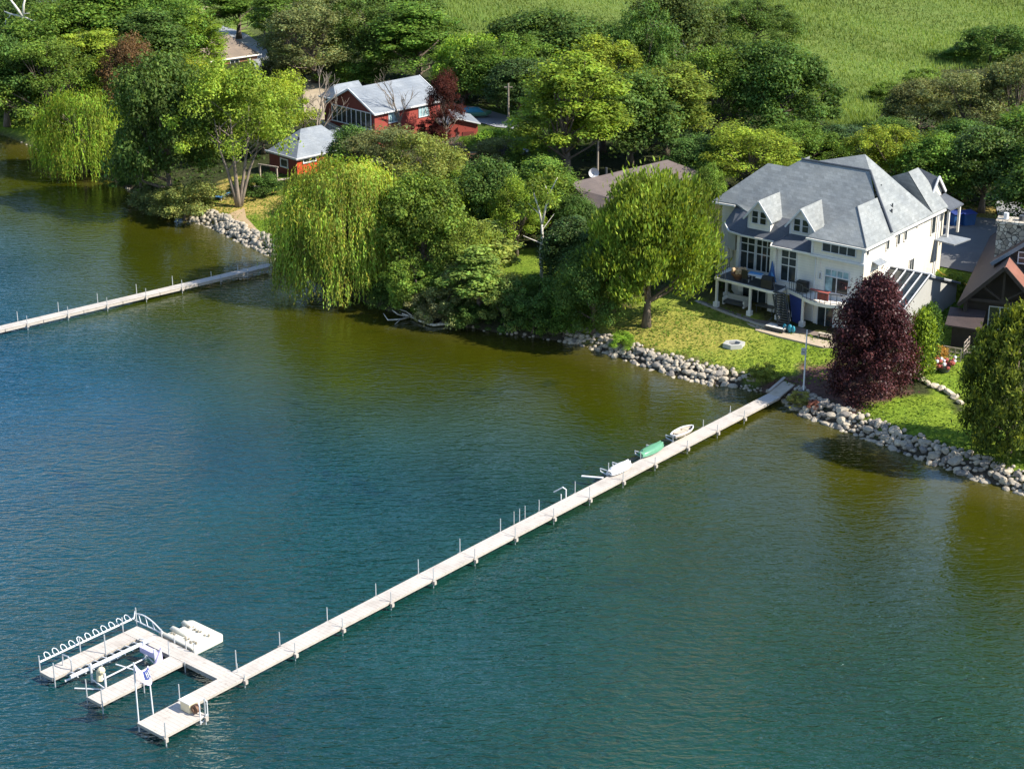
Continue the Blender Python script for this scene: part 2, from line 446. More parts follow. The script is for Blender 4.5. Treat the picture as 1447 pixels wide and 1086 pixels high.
def gpoly(px): return [gp(*p)[:2] for p in px]
LAWN = (0.165, 0.25, 0.026); DRY = (0.36, 0.30, 0.085); SOIL = (0.040, 0.050, 0.020); MULCH = (0.15, 0.085, 0.075)
MARSH = (0.145, 0.21, 0.048)
ZONES = [
    ([(240, 60), (540, 10), (620, 60), (740, 60), (850, 70), (960, 95), (1050, 100), (1165, 150), (1180, 225), (1245, 160), (1330, 95), (1460, 90), (1900, 90), (1900, -130), (240, -130)], MARSH),
    ([(150, -20), (1900, -20), (1900, -130), (150, -130)], (0.27, 0.25, 0.07)),
    ([(790, 484), (800, 470), (870, 440), (930, 415), (1000, 425), (1100, 465), (1180, 480), (1200, 510), (1160, 545), (1095, 552), (1030, 535), (900, 500)], LAWN),
    ([(1085, 560), (1120, 530), (1150, 512), (1295, 535), (1270, 560), (1215, 585), (1170, 592)], MULCH),
    ([(1195, 600), (1215, 580), (1270, 556), (1330, 560), (1370, 590), (1460, 640), (1560, 720), (1460, 696), (1380, 668), (1290, 640)], LAWN),
    ([(1290, 520), (1330, 495), (1400, 500), (1400, 575), (1330, 556)], LAWN),
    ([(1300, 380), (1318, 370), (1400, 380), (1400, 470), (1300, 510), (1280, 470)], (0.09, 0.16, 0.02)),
    ([(1320, 285), (1447, 295), (1460, 325), (1320, 315)], (0.24, 0.20, 0.06)),
    ([(265, 320), (300, 262), (330, 250), (420, 240), (420, 300), (400, 345), (385, 356), (340, 336), (290, 312)], DRY),
    ([(352, 310), (395, 300), (400, 345), (385, 356), (350, 335)], LAWN),
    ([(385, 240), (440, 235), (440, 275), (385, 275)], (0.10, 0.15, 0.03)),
    ([(-60, 150), (65, 165), (100, 190), (75, 215), (-60, 185)], LAWN),
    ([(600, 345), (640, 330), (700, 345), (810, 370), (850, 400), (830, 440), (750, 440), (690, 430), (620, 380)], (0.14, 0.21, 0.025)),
    ([(680, 385), (740, 385), (735, 412), (690, 415)], DRY),
    ([(255, 20), (330, 40), (385, 60), (385, 85), (340, 76), (300, 60)], (0.17, 0.25, 0.04)),
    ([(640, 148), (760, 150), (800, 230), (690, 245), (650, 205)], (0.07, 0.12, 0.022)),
    ([(250, 15), (285, 10), (300, 40), (260, 45)], (0.40, 0.34, 0.20)),
    ([(950, 190), (1000, 190), (1020, 215), (960, 215)], (0.25, 0.22, 0.10)),
]
def ground_col(X, Y):
    c = np.zeros(X.shape + (3,)); c[:] = SOIL
    # ragged edges
    Xj = X + 0.7 * np.sin(Y * 1.7) + 0.5 * np.sin(X * 2.9 + Y * 0.7); Yj = Y + 0.7 * np.sin(X * 1.9 + 2) + 0.5 * np.cos(Y * 2.3)
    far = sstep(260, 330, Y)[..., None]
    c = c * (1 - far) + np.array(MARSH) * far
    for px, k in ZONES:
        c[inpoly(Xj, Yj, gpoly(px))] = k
    # worn, drier turf
    for (px, py), r in [((925, 470), 6), ((960, 462), 7), ((1010, 470), 4), ((880, 478), 3)]:
        gx, gy, _ = gp(px, py); w = (np.exp(-((X - gx) ** 2 + (Y - gy) ** 2) / r ** 2) * 0.38)[..., None]
        c = c * (1 - w) + np.array(DRY) * w
    d = shore_d(X, Y)
    mud = (sstep(1.6, 0.2, d))[..., None]
    rz1 = inpoly(X, Y, gpoly([(795, 500), (795, 470), (900, 490), (1000, 512), (1050, 530), (1050, 570), (900, 560)])) | inpoly(X, Y, gpoly([(1098, 600), (1105, 556), (1200, 585), (1300, 622), (1470, 680), (1600, 760), (1400, 760)])) | inpoly(X, Y, gpoly([(262, 330), (280, 300), (340, 322), (410, 352), (400, 390)]))
    mud = np.where(rz1[..., None] & (d[..., None] < 2.3), 1.0, mud)
    return c * (1 - mud) + np.array((0.065, 0.058, 0.045)) * mud

def ground_material():
    m, t, b = nt('ground_cover')
    at = N(t, 'ShaderNodeAttribute', attribute_name='tint'); v = coords(t)
    n1 = noise(t, v, 0.22, 5, 0.65); n2 = noise(t, v, 2.6, 4, 0.7); n3 = noise(t, v, 14, 2, 0.6)
    c = mixc(t, 1.0, at.outputs['Color'], ramp(t, n1, [(0.3, (0.78, 0.86, 0.8)), (0.7, (1.3, 1.12, 1.25))]), 'MULTIPLY')
    c = mixc(t, 1.0, c, ramp(t, n2, [(0.3, (0.55, 0.6, 0.55)), (0.7, (1.4, 1.35, 1.3))]), 'MULTIPLY')
    c = mixc(t, 0.5, c, mixc(t, 1.0, c, ramp(t, n3, [(0.3, 0.45), (0.7, 1.5)]), 'MULTIPLY'))
    t.links.new(c, b.inputs['Base Color']); b.inputs['Roughness'].default_value = 0.95; b.inputs['Specular IOR Level'].default_value = 0.1
    bump(t, b, n2, 0.8, 0.25)
    return m
gx_ = grid_lines(-900, 0, [(-300, 60), (-130, 8), (130, 0.9), (300, 8), (1500, 60)])
gy_ = grid_lines(60, 0, [(115, 5), (330, 0.9), (520, 5), (1400, 40), (9000, 600)])
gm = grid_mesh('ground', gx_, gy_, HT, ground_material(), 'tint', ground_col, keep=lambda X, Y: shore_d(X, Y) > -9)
tag(link_mesh('ground', gm), kind='structure')

def sheet(name, edgeA, edgeB, mat, dz=0.09, kind='structure', nsub=8, msub=3):
    """road or path: two edges given in picture positions, draped on the ground"""
    A = [Vector(gp(*p)) for p in edgeA]; B = [Vector(gp(*p)) for p in edgeB]
    vs = []; rows = []
    def lerp_poly(P, s):
        k = min(int(s), len(P) - 2); f = s - k; return P[k].lerp(P[k + 1], f)
    nn = (len(A) - 1) * nsub
    for i in range(nn + 1):
        s = i / nsub
        a = lerp_poly(A, s); b = lerp_poly(B, s)
        for j in range(msub + 1):
            p = a.lerp(b, j / msub); vs.append((p.x, p.y, float(HT(p.x, p.y)) + dz))
    fs = []
    w = msub + 1
    for i in range(nn):
        for j in range(msub):
            q = (i * w + j, i * w + j + 1, (i + 1) * w + j + 1, (i + 1) * w + j)
            fs.append(q)
    mb = MB().add(vs, fs); o = mb.build(name, mat)
    if kind: tag(o, kind=kind)
    return o

sheet('road', [(270, 38), (300, 45), (330, 58), (352, 74), (362, 100)], [(285, 30), (318, 38), (350, 50), (376, 68), (385, 100)], MAT['concrete'])
sheet('yard', [(432, 108), (428, 135), (430, 160), (440, 170)], [(500, 110), (495, 135), (492, 160), (490, 170)], MAT['tanyard'])
sheet('lane', [(640, 166), (670, 172), (700, 180), (735, 184)], [(640, 148), (672, 152), (712, 163), (750, 175)], MAT['concrete'])
sheet('driveway', [(676, 232), (700, 234), (725, 238), (760, 238)], [(690, 214), (705, 213), (730, 211), (765, 212)], MAT['asphalt'])
sheet('car_park', [(1300, 300), (1305, 330), (1305, 365), (1310, 374)], [(1420, 312), (1440, 335), (1410, 365), (1395, 390)], MAT['asphalt'], dz=0.1, msub=6)
sheet('street', [(1410, 306), (1430, 309), (1470, 314)], [(1405, 280), (1430, 283), (1470, 288)], MAT['concrete'])
sheet('garden_path', [(290, 286), (330, 275), (365, 268), (392, 262)], [(292, 281), (330, 269), (365, 262), (392, 257)], MAT['tanyard'], dz=0.1)
sheet('bare_soil_path', [(318, 306), (330, 322), (352, 336), (384, 352)], [(345, 294), (348, 308), (366, 328), (392, 346)], M_plain('trodden_sand', (0.42, 0.30, 0.17), 0.95, 0.2, 1, 0.3), dz=0.07)

# ------------------------------------------------------------------ camera, light
cam = bpy.data.cameras.new('camera'); co_ = bpy.data.objects.new('camera', cam); COL.objects.link(co_)
co_.location = (0, 0, CAMH); co_.rotation_euler = (math.pi / 2 - PITCH, 0, 0)
cam.sensor_width = 36; cam.lens = F_ * 36 / 1447; cam.clip_end = 20000; cam.clip_start = 1
sc.camera = co_
SUN_EL, SUN_AZ = 42.0, 107.0        # azimuth clockwise from the viewing direction
sun = bpy.data.lights.new('sun', 'SUN'); so = bpy.data.objects.new('sun', sun); COL.objects.link(so)
sun.energy = 5.0; sun.angle = R_(0.53); sun.color = (1.0, 0.93, 0.80)
sd = Vector((math.sin(R_(SUN_AZ)) * math.cos(R_(SUN_EL)), math.cos(R_(SUN_AZ)) * math.cos(R_(SUN_EL)), math.sin(R_(SUN_EL))))
so.rotation_euler = (-sd).to_track_quat('-Z', 'Y').to_euler()
w = bpy.data.worlds.new('World'); sc.world = w; w.use_nodes = True
wt = w.node_tree; bg = wt.nodes['Background']
sky = wt.nodes.new('ShaderNodeTexSky'); sky.sky_type = 'NISHITA'; sky.sun_disc = False
sky.sun_elevation = R_(SUN_EL); sky.sun_rotation = R_(SUN_AZ); sky.air_density = 1.0; sky.dust_density = 0.25; sky.ozone_density = 2.0
wt.links.new(sky.outputs[0], bg.inputs[0]); bg.inputs[1].default_value = 0.13
sc.view_settings.view_transform = 'Standard'; sc.view_settings.look = 'None'; sc.view_settings.gamma = 1.0
sc.view_settings.exposure = 0.8
sc.cycles.max_bounces = 6; sc.cycles.diffuse_bounces = 3; sc.cycles.glossy_bounces = 3; sc.cycles.transmission_bounces = 4
sc.cycles.sample_clamp_direct = 8; sc.cycles.sample_clamp_indirect = 6; sc.cycles.use_denoising = True; sc.cycles.caustics_reflective = False; sc.cycles.caustics_refractive = False

# ------------------------------------------------------------------ foliage meshes
def leaves_mesh(name, P, Nrm, size, lv, mat, aspect=0.62, axis=None):
    """one small pointed leaf cluster face per point"""
    n = len(P); rng = np.random.default_rng(len(name) * 7 + n)
    Nrm = Nrm / (np.linalg.norm(Nrm, axis=1, keepdims=True) + 1e-9)
    if axis is None:
        t = rng.normal(size=(n, 3))
    else: t = axis + 0.15 * rng.normal(size=(n, 3))
    a = t - Nrm * np.sum(t * Nrm, 1, keepdims=True); a /= (np.linalg.norm(a, axis=1, keepdims=True) + 1e-9)
    b = np.cross(Nrm, a)
    s = size[:, None] * 0.5
    v = np.stack([P - a * s, P + b * s * aspect - a * s * .1 + Nrm * s * 0.15, P + a * s, P - b * s * aspect - a * s * .1 + Nrm * s * 0.15], 1).reshape(-1, 3)
    me = bpy.data.meshes.new(name)
    me.vertices.add(4 * n); me.vertices.foreach_set('co', v.astype(np.float32).ravel())
    me.loops.add(4 * n); me.loops.foreach_set('vertex_index', np.arange(4 * n, dtype=np.int32))
    me.polygons.add(n); me.polygons.foreach_set('loop_start', np.arange(0, 4 * n, 4, dtype=np.int32))
    me.polygons.foreach_set('loop_total', np.full(n, 4, dtype=np.int32))
    me.update(calc_edges=True)
    at = me.color_attributes.new('lv', 'FLOAT_COLOR', 'POINT')
    c = np.concatenate([lv, np.ones((n, 1))], 1); c = np.repeat(c, 4, 0)
    at.data.foreach_set('color', c.astype(np.float32).ravel())
    me.materials.append(mat)
    return me

def leaf_var(rng, n, clump_v):
    v = clump_v * rng.uniform(0.62, 1.42, n)
    hue = rng.normal(0, 0.10, n)
    return np.stack([v * (1 + hue), v, v * (1 - hue * 0.6)], 1)

def crown_points(seed, R, Z0, Z1, nclump, per, leaf, flat=0.25, top=1.0, lean=0.0, fill=0.35):
    """irregular crown: leaf clumps on an uneven ovoid between heights Z0 and Z1"""
    rng = np.random.default_rng(seed)
    zc, hz = (Z0 + Z1) / 2, (Z1 - Z0) / 2
    lob = rng.normal(size=(7, 3)); lob /= np.linalg.norm(lob, axis=1, keepdims=True); la = rng.uniform(-0.38, 0.42, 7)
    d = rng.normal(size=(nclump, 3)); d /= np.linalg.norm(d, axis=1, keepdims=True)
    d[:, 2] = np.where(d[:, 2] < -0.55, -d[:, 2], d[:, 2])
    rad = 1 + np.sum(la[None] * np.clip(d @ lob.T, 0, 1) ** 2, 1)
    inner = rng.random(nclump) < fill
    rr = np.where(inner, rng.uniform(0.25, 0.7, nclump), rng.uniform(0.72, 0.98, nclump)) * rad
    taper = 1 - (1 - top) * np.clip(d[:, 2], 0, 1)
    C = np.stack([d[:, 0] * R * rr * taper, d[:, 1] * R * rr * taper, zc + d[:, 2] * hz * rr], 1)
    cr = rng.uniform(0.11, 0.33, nclump) * R
    cv = rng.uniform(0.55, 1.45, nclump)
    n = nclump * per; ci = np.repeat(np.arange(nclump), per)
    e = rng.normal(size=(n, 3)); e /= np.linalg.norm(e, axis=1, keepdims=True)
    r = rng.random(n) ** 0.42
    stray = rng.random(n) < 0.12; r = np.where(stray, r * 1.5, r)
    P = C[ci] + e * (cr[ci] * r)[:, None] * np.array([1.1, 1.1, 0.75])
    off = np.array([(np.percentile(P[:, 0], 2) + np.percentile(P[:, 0], 98)) / 2, (np.percentile(P[:, 1], 2) + np.percentile(P[:, 1], 98)) / 2, 0]); P = P - off; C = C - off
    Nn = e * 0.8 + np.array([0, 0, 0.75]) + 0.55 * rng.normal(size=(n, 3))
    sz = leaf * rng.uniform(0.5, 1.6, n)
    return P, Nn, sz, leaf_var(rng, n, cv[ci]), C

def limb_points(seed, C, Z0, r0, nl, ztrunk=0.3):
    """trunk with limbs that reach some of the leaf clumps"""
    rng = random.Random(seed); mb = MB()
    fork = Z0 * (0.9 if Z0 > 0.8 else 1.0) + 0.4
    top = float(C[:, 2].max()) * 0.72
    k = 7; pts = []; rs = []
    bx, by = rng.uniform(-.4, .4), rng.uniform(-.4, .4)
    for i in range(k):
        f = i / (k - 1); pts.append((bx * f * f + 0.12 * math.sin(5 * f + seed), by * f * f, f * top)); rs.append(r0 * (1.35 if i == 0 else 1) * (1 - 0.72 * f))
    mb.tube(pts, rs, 8)
    idx = list(range(len(C))); rng.shuffle(idx)
    for i in idx[:nl]:
        c = Vector([float(q) for q in C[i]])
        h = min(max(fork, c.z * rng.uniform(0.35, 0.62)), top * 0.9); f = h / top
        s = Vector((bx * f * f, by * f * f, h)); m = s.lerp(c, 0.5) + Vector((rng.uniform(-.3, .3), rng.uniform(-.3, .3), -0.3))
        rr = r0 * (1 - 0.72 * f) * 0.5
        mb.tube([s, m, c], [rr, rr * 0.6, rr * 0.2], 5, cap=False)
        for _ in range(2):
            e = c + Vector((rng.uniform(-1, 1), rng.uniform(-1, 1), rng.uniform(-.2, .9)))
            mb.tube([m, (m + e) / 2 + Vector((0, 0, .1)), e], [rr * .4, rr * .25, rr * .1], 4, cap=False)
    return mb

PROTO = {}
def proto_tree(key, seed, R, Z0, Z1, nclump, per, leaf, r0, nl=14, top=1.0, mat='leaf', bark='bark', fill=0.35):
    P, Nn, sz, lv, C = crown_points(seed, R, Z0, Z1, nclump, per, leaf, top=top, fill=fill)
    cm = leaves_mesh('crown_' + key, P, Nn, sz, lv, MAT[mat])
    tm = limb_points(seed, C, Z0, r0, nl).mesh('trunk_' + key, MAT[bark], True)
    ext = (np.percentile(P[:, 0], 98) - np.percentile(P[:, 0], 2)) / 2
    PROTO[key] = (tm, cm, float(ext), float(np.percentile(P[:, 2], 99.3)))

proto_tree('round_a', 11, 5.0, 0.9, 10.5, 150, 251, 0.26, 0.34)
proto_tree('round_b', 12, 5.0, 0.6, 9.8, 131, 273, 0.25, 0.34)
proto_tree('round_c', 13, 5.2, 0.3, 10.0, 143, 261, 0.26, 0.34, fill=0.2)
proto_tree('tall_a', 21, 3.6, 0.6, 13.0, 150, 240, 0.23, 0.30, top=0.75)
proto_tree('tall_b', 22, 3.8, 1.2, 13.5, 112, 251, 0.22, 0.30, 20, top=0.8, fill=0.15)
proto_tree('loose_a', 31, 4.6, 1.4, 11.5, 82, 230, 0.21, 0.28, 34, top=0.9, fill=0.1)
proto_tree('loose_b', 32, 4.2, 1.2, 11.0, 75, 251, 0.21, 0.26, 34, top=0.85, fill=0.15)
#proto_tree('maple_a', 15, 5.0, 2.0, 9.6, 187, 225, 0.27, 0.36)
proto_tree('plum_a', 16, 4.6, -3.4, 10.0, 212, 294, 0.20, 0.30, 12, top=0.6, mat='leaf_dark')
proto_tree('bush_a', 41, 2.4, 0.1, 3.6, 75, 230, 0.16, 0.10, 10)
proto_tree('bush_b', 42, 2.4, 0.0, 3.2, 62, 251, 0.16, 0.10, 10, fill=0.2)
proto_tree('bush_c', 43, 2.0, 0.1, 4.2, 70, 230, 0.15, 0.10, 12, top=0.6)
proto_tree('spire_a', 51, 1.8, 0.4, 6.5, 100, 210, 0.16, 0.12, 10, top=0.35)
proto_tree('dense_a', 61, 4.6, 0.8, 10.0, 187, 273, 0.22, 0.34, 12, mat='leaf_dark')

def willow_mesh(key, seed, R, Hh, nstr, leaf):
    """weeping crown: arching limbs hung with long leafy strands"""
    rng = np.random.default_rng(seed)
    mb = MB(); rnd = random.Random(seed)
    mb.tube([(0, 0, 0), (0.1, 0, Hh * 0.2), (0, 0.1, Hh * 0.42)], [0.55, 0.42, 0.33], 9)
    tips = []
    for i in range(22):
        a = 2 * math.pi * i / 22 + rnd.uniform(-.2, .2); q = rnd.uniform(0.35, 0.95)
        e = Vector((math.cos(a) * R * q * 0.9, math.sin(a) * R * q * 0.9, Hh * (0.97 - 0.34 * q * q)))
        mb.tube([(0, 0, Hh * .3), (e.x * .4, e.y * .4, Hh * .3 + (e.z - Hh * .3) * .7), e], [.22, .13, .04], 5, cap=False)
    nb = 120
    ba = rng.uniform(0, 2 * np.pi, nb); bq = rng.uniform(0.12, 0.98, nb) ** 0.7
    bz = Hh * (0.99 - 0.50 * bq ** 2.4) + rng.normal(0, 0.35, nb); low = rng.random(nb) < .5; bz = np.where(low, bz * rng.uniform(.36, .85, nb), bz); bq = np.where(low, np.maximum(bq, .85) , bq)
    bc = np.stack([np.cos(ba) * R * bq * 0.86, np.sin(ba) * R * bq * 0.86, bz], 1); bv = rng.uniform(0.42, 1.4, nb)
    P = []; Nn = []; A = []; S = []; LV = []
    for s in range(nstr):
        k = rng.integers(nb); c = bc[k] + rng.normal(size=3) * np.array([0.42, 0.42, 0.30]) * (R / 5)
        ang = math.atan2(c[1], c[0]) + rng.normal() * 0.5; out = np.array([math.cos(ang), math.sin(ang), 0])
        L = max(0.5, min(c[2] - 0.1, rng.uniform(0.12, 0.30) * Hh * (0.6 + 0.6 * bq[k]))); reach = rng.uniform(0.6, 1.9) * (R / 5)
        n = int(L / (leaf * 0.62)) + 3; f = np.linspace(0, 1, n)
        arc = np.clip(f * 3.2, 0, 1)
        pos = c[None] + out[None] * (reach * (1 - (1 - arc) ** 2))[:, None] + np.array([0, 0, 1])[None] * (0.45 * arc * (1 - arc) * 2.2 - L * np.clip(f - 0.10, 0, 1) ** 1.25)[:, None]
        pos = pos + 0.10 * np.sin(f * 5 + s)[:, None] * np.array([-out[1], out[0], 0])[None] + rng.normal(size=(n, 3)) * 0.05
        tan = np.gradient(pos, axis=0)
        P.append(pos); A.append(tan); Nn.append(np.tile(out + [0, 0, .35], (n, 1)) + rng.normal(size=(n, 3)) * 0.5)
        S.append(leaf * rng.uniform(0.7, 1.3, n)); v = bv[k] * rng.uniform(0.6, 1.45)
        yel = rng.uniform(0.9, 1.3) + 0.05 * (1 - f)
        LV.append(np.stack([v * yel * rng.uniform(.8, 1.2, n), v * rng.uniform(.8, 1.2, n), v * rng.uniform(.7, 1.1, n)], 1))
    P = np.concatenate(P); P -= np.array([(np.percentile(P[:, 0], 2) + np.percentile(P[:, 0], 98)) / 2, (np.percentile(P[:, 1], 2) + np.percentile(P[:, 1], 98)) / 2, 0]); R = (np.percentile(P[:, 0], 99) - np.percentile(P[:, 0], 1)) / 2
    A = np.concatenate(A); A /= np.linalg.norm(A, axis=1, keepdims=True) + 1e-9
    me = leaves_mesh('crown_' + key, P, np.concatenate(Nn), np.concatenate(S), np.concatenate(LV), MAT['leaf'], 0.30, A)
    PROTO[key] = (mb.mesh('trunk_' + key, MAT['bark'], True), me, R, Hh)
willow_mesh('willow_a', 5, 6.0, 10.0, 5600, 0.32)
willow_mesh('willow_b', 8, 5.5, 9.0, 3400, 0.34)

def needle_tips(key, seed, R, Hh, n, leaf):
    """dense upright crown whose shoots all point up and outwards"""
    rng = np.random.default_rng(seed); k = 240
    z = rng.random(k) ** 0.8; a = rng.uniform(0, 2 * np.pi, k)
    prof = np.sin(np.clip(z * 0.86 + 0.14, 0, 1) * np.pi) ** 0.62
    q = np.where(rng.random(k) < .25, rng.uniform(.4, .8, k), rng.uniform(.86, 1.04, k))
    C = np.stack([np.cos(a) * R * prof * q, np.sin(a) * R * prof * q, 0.3 + z * Hh], 1)
    ci = rng.integers(0, k, n); out = C[ci] * np.array([1, 1, 0]); out /= np.linalg.norm(out, axis=1, keepdims=True) + 1e-6
    ax = out * 0.55 + np.array([0, 0, 1.0]) + 0.35 * rng.normal(size=(n, 3)); ax /= np.linalg.norm(ax, axis=1, keepdims=True)
    t = rng.random(n)
    P = C[ci] + ax * (t * 0.9 - 0.2)[:, None] + rng.normal(size=(n, 3)) * (0.42 * (1 - t * .75))[:, None]
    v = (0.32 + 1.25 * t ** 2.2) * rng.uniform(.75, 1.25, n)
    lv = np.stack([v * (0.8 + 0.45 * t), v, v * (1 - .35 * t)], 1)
    me = leaves_mesh('crown_' + key, P, out + rng.normal(size=(n, 3)) * .6 + [0, 0, .4], leaf * rng.uniform(.7, 1.3, n), lv, MAT['leaf'], 0.34, ax)
    tr = MB().tube([(0, 0, 0), (0, 0, Hh * .5), (0, 0, Hh * .9)], [R * .09, R * .06, R * .02], 8)
    for i in range(10):
        a = i * 2.4; tr.tube([(0, 0, Hh * (.1 + .07 * i)), (math.cos(a) * R * .5, math.sin(a) * R * .5, Hh * (.16 + .07 * i))], [R * .03, R * .01], 4, cap=False)
    PROTO[key] = (tr.mesh('trunk_' + key, MAT['bark'], True), me, R, Hh + .9)
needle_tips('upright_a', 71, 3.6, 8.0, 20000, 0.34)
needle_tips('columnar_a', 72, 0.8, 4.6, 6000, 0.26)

def shooty(key, seed, R, Z0, Z1, n, leaf, nclump=170):
    rng = np.random.default_rng(seed)
    P, Nn, sz, lv, C = crown_points(seed, R, Z0, Z1, nclump, n // nclump, leaf, fill=.22)
    cc = np.array([0, 0, Z0 + (Z1 - Z0) * .25]); ax = P - cc; ax /= np.linalg.norm(ax, axis=1, keepdims=True) + 1e-6
    ax = ax * 0.6 + np.array([0, 0, .85]) + .3 * rng.normal(size=ax.shape); ax /= np.linalg.norm(ax, axis=1, keepdims=True)
    side = np.cross(ax, rng.normal(size=ax.shape)) + np.array([0, 0, .25])
    me = leaves_mesh('crown_' + key, P, side, sz * 1.3, lv, MAT['leaf'], 0.40, ax)
    PROTO[key] = (limb_points(seed, C, Z0, .36, 18).mesh('trunk_' + key, MAT['bark'], True), me, R * 1.05, Z1 + .2)
shooty('maple_b', 15, 5.0, 1.5, 9.7, 56000, 0.26)

def bare_mesh(key, seed, Hh, spread, r0, mat, depth=4, nsplit=3):
    rnd = random.Random(seed); mb = MB()
    def grow(p, d, L, r, k):
        m = p + d * L * 0.5 + Vector((rnd.uniform(-.06, .06), rnd.uniform(-.06, .06), 0)) * L
        e = p + d * L + Vector((rnd.uniform(-.1, .1), rnd.uniform(-.1, .1), 0.02)) * L
        mb.tube([p, m, e], [r, r * .82, r * .62], 6 if k > 2 else 4, cap=False)
        if k == 0: return
        for i in range(nsplit):
            a = rnd.uniform(0, 6.28); s = spread * rnd.uniform(0.5, 1.2)
            nd = (d + Vector((math.cos(a) * s, math.sin(a) * s, rnd.uniform(0, .35)))).normalized()
            q = p.lerp(e, rnd.uniform(.55, 1.0)) if i else e
            grow(q, nd, L * rnd.uniform(.55, .78), r * .58, k - 1)
    grow(Vector((0, 0, 0)), Vector((0.02, 0, 1)), Hh * 0.38, r0, depth)
    me = mb.mesh('bare_' + key, MAT[mat], True)
    xs = [v[0] for v in mb.v]; zs = [v[2] for v in mb.v]
    PROTO[key] = (me, None, (max(xs) - min(xs)) / 2, max(zs))
bare_mesh('bare_a', 3, 9, 0.55, 0.11, 'bark_grey')
bare_mesh('bare_b', 4, 9, 0.42, 0.13, 'bark_grey', 4, 3)
bare_mesh('bare_c', 9, 7, 0.8, 0.09, 'bark_grey', 4, 3)

TREES = []
def tree(kind, bx, by, ty, w, col, label, group=None, name=None, cat='tree', rz=None, trunk=None, cz=None):
    """a tree standing at the ground point seen at (bx, by), its top at ty and w wide in the picture"""
    if name is None and cat == 'tree' and kind not in ('multi',) and not kind.startswith('bush'): w *= 1.22; ty -= 3
    X, Y, Z = gp(bx, by)
    top = zat(bx, ty, Y) - Z
    dist = Y * math.cos(PITCH) + (CAMH - Z) * math.sin(PITCH)
    width = w / F_ * dist
    tm, cm, ext, hh = PROTO[kind]
    sxy = width / (2 * ext); sz = max(0.2, top / hh)
    rr = random.Random(int(bx * 31 + by * 17 + ty))
    e = empty(name or 'tree', (X, Y, Z - 0.05), rz if rz is not None else rr.uniform(0, 6.28), (sxy, sxy, sz))
    tag(e, label, cat, group)
    shrub = cat in ('shrub', 'bush')
    t = link_mesh('stem' if shrub else 'trunk', trunk or tm, e)
    if cm is not None:
        c = link_mesh('foliage' if shrub else 'crown', cm, e)
        k = rr.uniform(0.92, 1.08)
        k *= 1.34; c.color = (col[0] * k * rr.uniform(.98, 1.15), col[1] * k, col[2] * k, 1)
    TREES.append((bx, by, ty, w, round(X, 1), round(Y, 1), round(top, 1)))
    return e
DG = (0.066, 0.120, 0.026); MG = (0.100, 0.175, 0.028); YG = (0.165, 0.235, 0.028); BR = (0.245, 0.290, 0.030)
OL = (0.120, 0.150, 0.055); DK = (0.045, 0.085, 0.024); LM = (0.150, 0.250, 0.030)
PU = (0.054, 0.019, 0.021); RD = (0.060, 0.019, 0.015); BN = (0.105, 0.065, 0.03)

# -- shore row, from the far left
tree('round_a', 12, 178, 55, 95, DG, 'dark green tree on the bank at the very left edge, beside the willow')
tree('loose_b', 72, 182, 60, 100, MG, 'mid green tree behind the left willow, taller than it on its left')
willow = tree('willow_b', 120, 247, 134, 130, (0.15, 0.24, 0.03), 'smaller weeping willow at the far left hanging over the water', name='willow_tree')
tree('tall_b', 140, 152, 45, 85, YG, 'yellow-green tree rising straight behind the small willow')
tree('loose_b', 192, 175, 56, 72, BN, 'reddish brown tree between the small willow and the tall dark shore tree')
tree('round_c', 240, 290, 84, 104, DG, 'big dark green tree on the shore between small willow and multi-stemmed tree')
tree('dense_a', 200, 280, 175, 40, DK, 'narrow dark tree squeezed behind the small willow at the waterline')
tree('bush_a', 262, 314, 258, 84, (0.17, 0.21, 0.06), 'pale leafy shrub at the left end of the white riprap', cat='shrub', name='shrub')
tree('bush_b', 222, 303, 262, 58, OL, 'olive shrub at the foot of the big dark shore tree', cat='shrub', name='shrub')
tree('bush_b', 185, 268, 225, 50, DG, 'dark shrub beside the small willow trunk at the water', cat='shrub', name='shrub')
# -- upper left block
tree('round_b', 95, 112, 2, 130, MG, 'broad mid green tree in the top left, right of the white dead branches')
tree('round_a', 28, 120, 42, 95, DG, 'dark tree below the white dead branches in the top left corner')
tree('tall_a', 172, 108, -22, 100, MG, 'tall hanging-leaved green tree cut by the top edge at the left')
tree('round_c', 232, 112, -6, 100, MG, 'green tree touching the top edge left of the curving road')
tree('tall_a', 275, 112, 16, 62, YG, 'bright green tree beside the curving road')
tree('round_b', 62, 80, -20, 110, DG, 'dark tree at the top edge behind the white dead branches')
tree('round_b', 118, 150, 70, 70, MG, 'green tree in front of the broad tree, above the small willow')
tree('loose_a', 292, 195, 86, 62, BR, 'bright yellow tree in front of the brown-roofed brick house')
tree('loose_b', 403, 215, 108, 74, (0.19, 0.27, 0.03), 'yellow-green tree beside the red cottage with the grey hipped roof')
tree('tall_a', 338, 55, -22, 66, MG, 'green tree on the top edge right of the curving road')
tree('tall_b', 405, 75, -14, 72, MG, 'green tree above the light pole by the road')
tree('dense_a', 262, 22, -28, 62, DK, 'dark tree on the top edge where the road begins')
tree('loose_a', 445, 118, -2, 112, OL, 'olive grey loose tree above the gravel yard')
tree('bush_a', 402, 118, 72, 62, OL, 'olive scrub beside the brick house', cat='shrub', name='shrub')
tree('round_b', 522, 112, 5, 92, DG, 'dark tree right behind the red house roof')
tree('tall_a', 592, 122, 10, 92, MG, 'green feathery tree at the right end of the red house roof')
tree('round_a', 548, 60, -26, 110, DG, 'dark tree on the top edge above the red house')
tree('round_b', 470, 60, -32, 90, DG, 'dark tree on the top edge above the olive grey tree')
tree('bush_b', 500, 122, 88, 70, MG, 'low green scrub between the gravel yard and the red house', cat='shrub', name='shrub')
tree('bush_a', 455, 108, 80, 60, OL, 'grey-green scrub along the top of the gravel yard', cat='shrub', name='shrub')
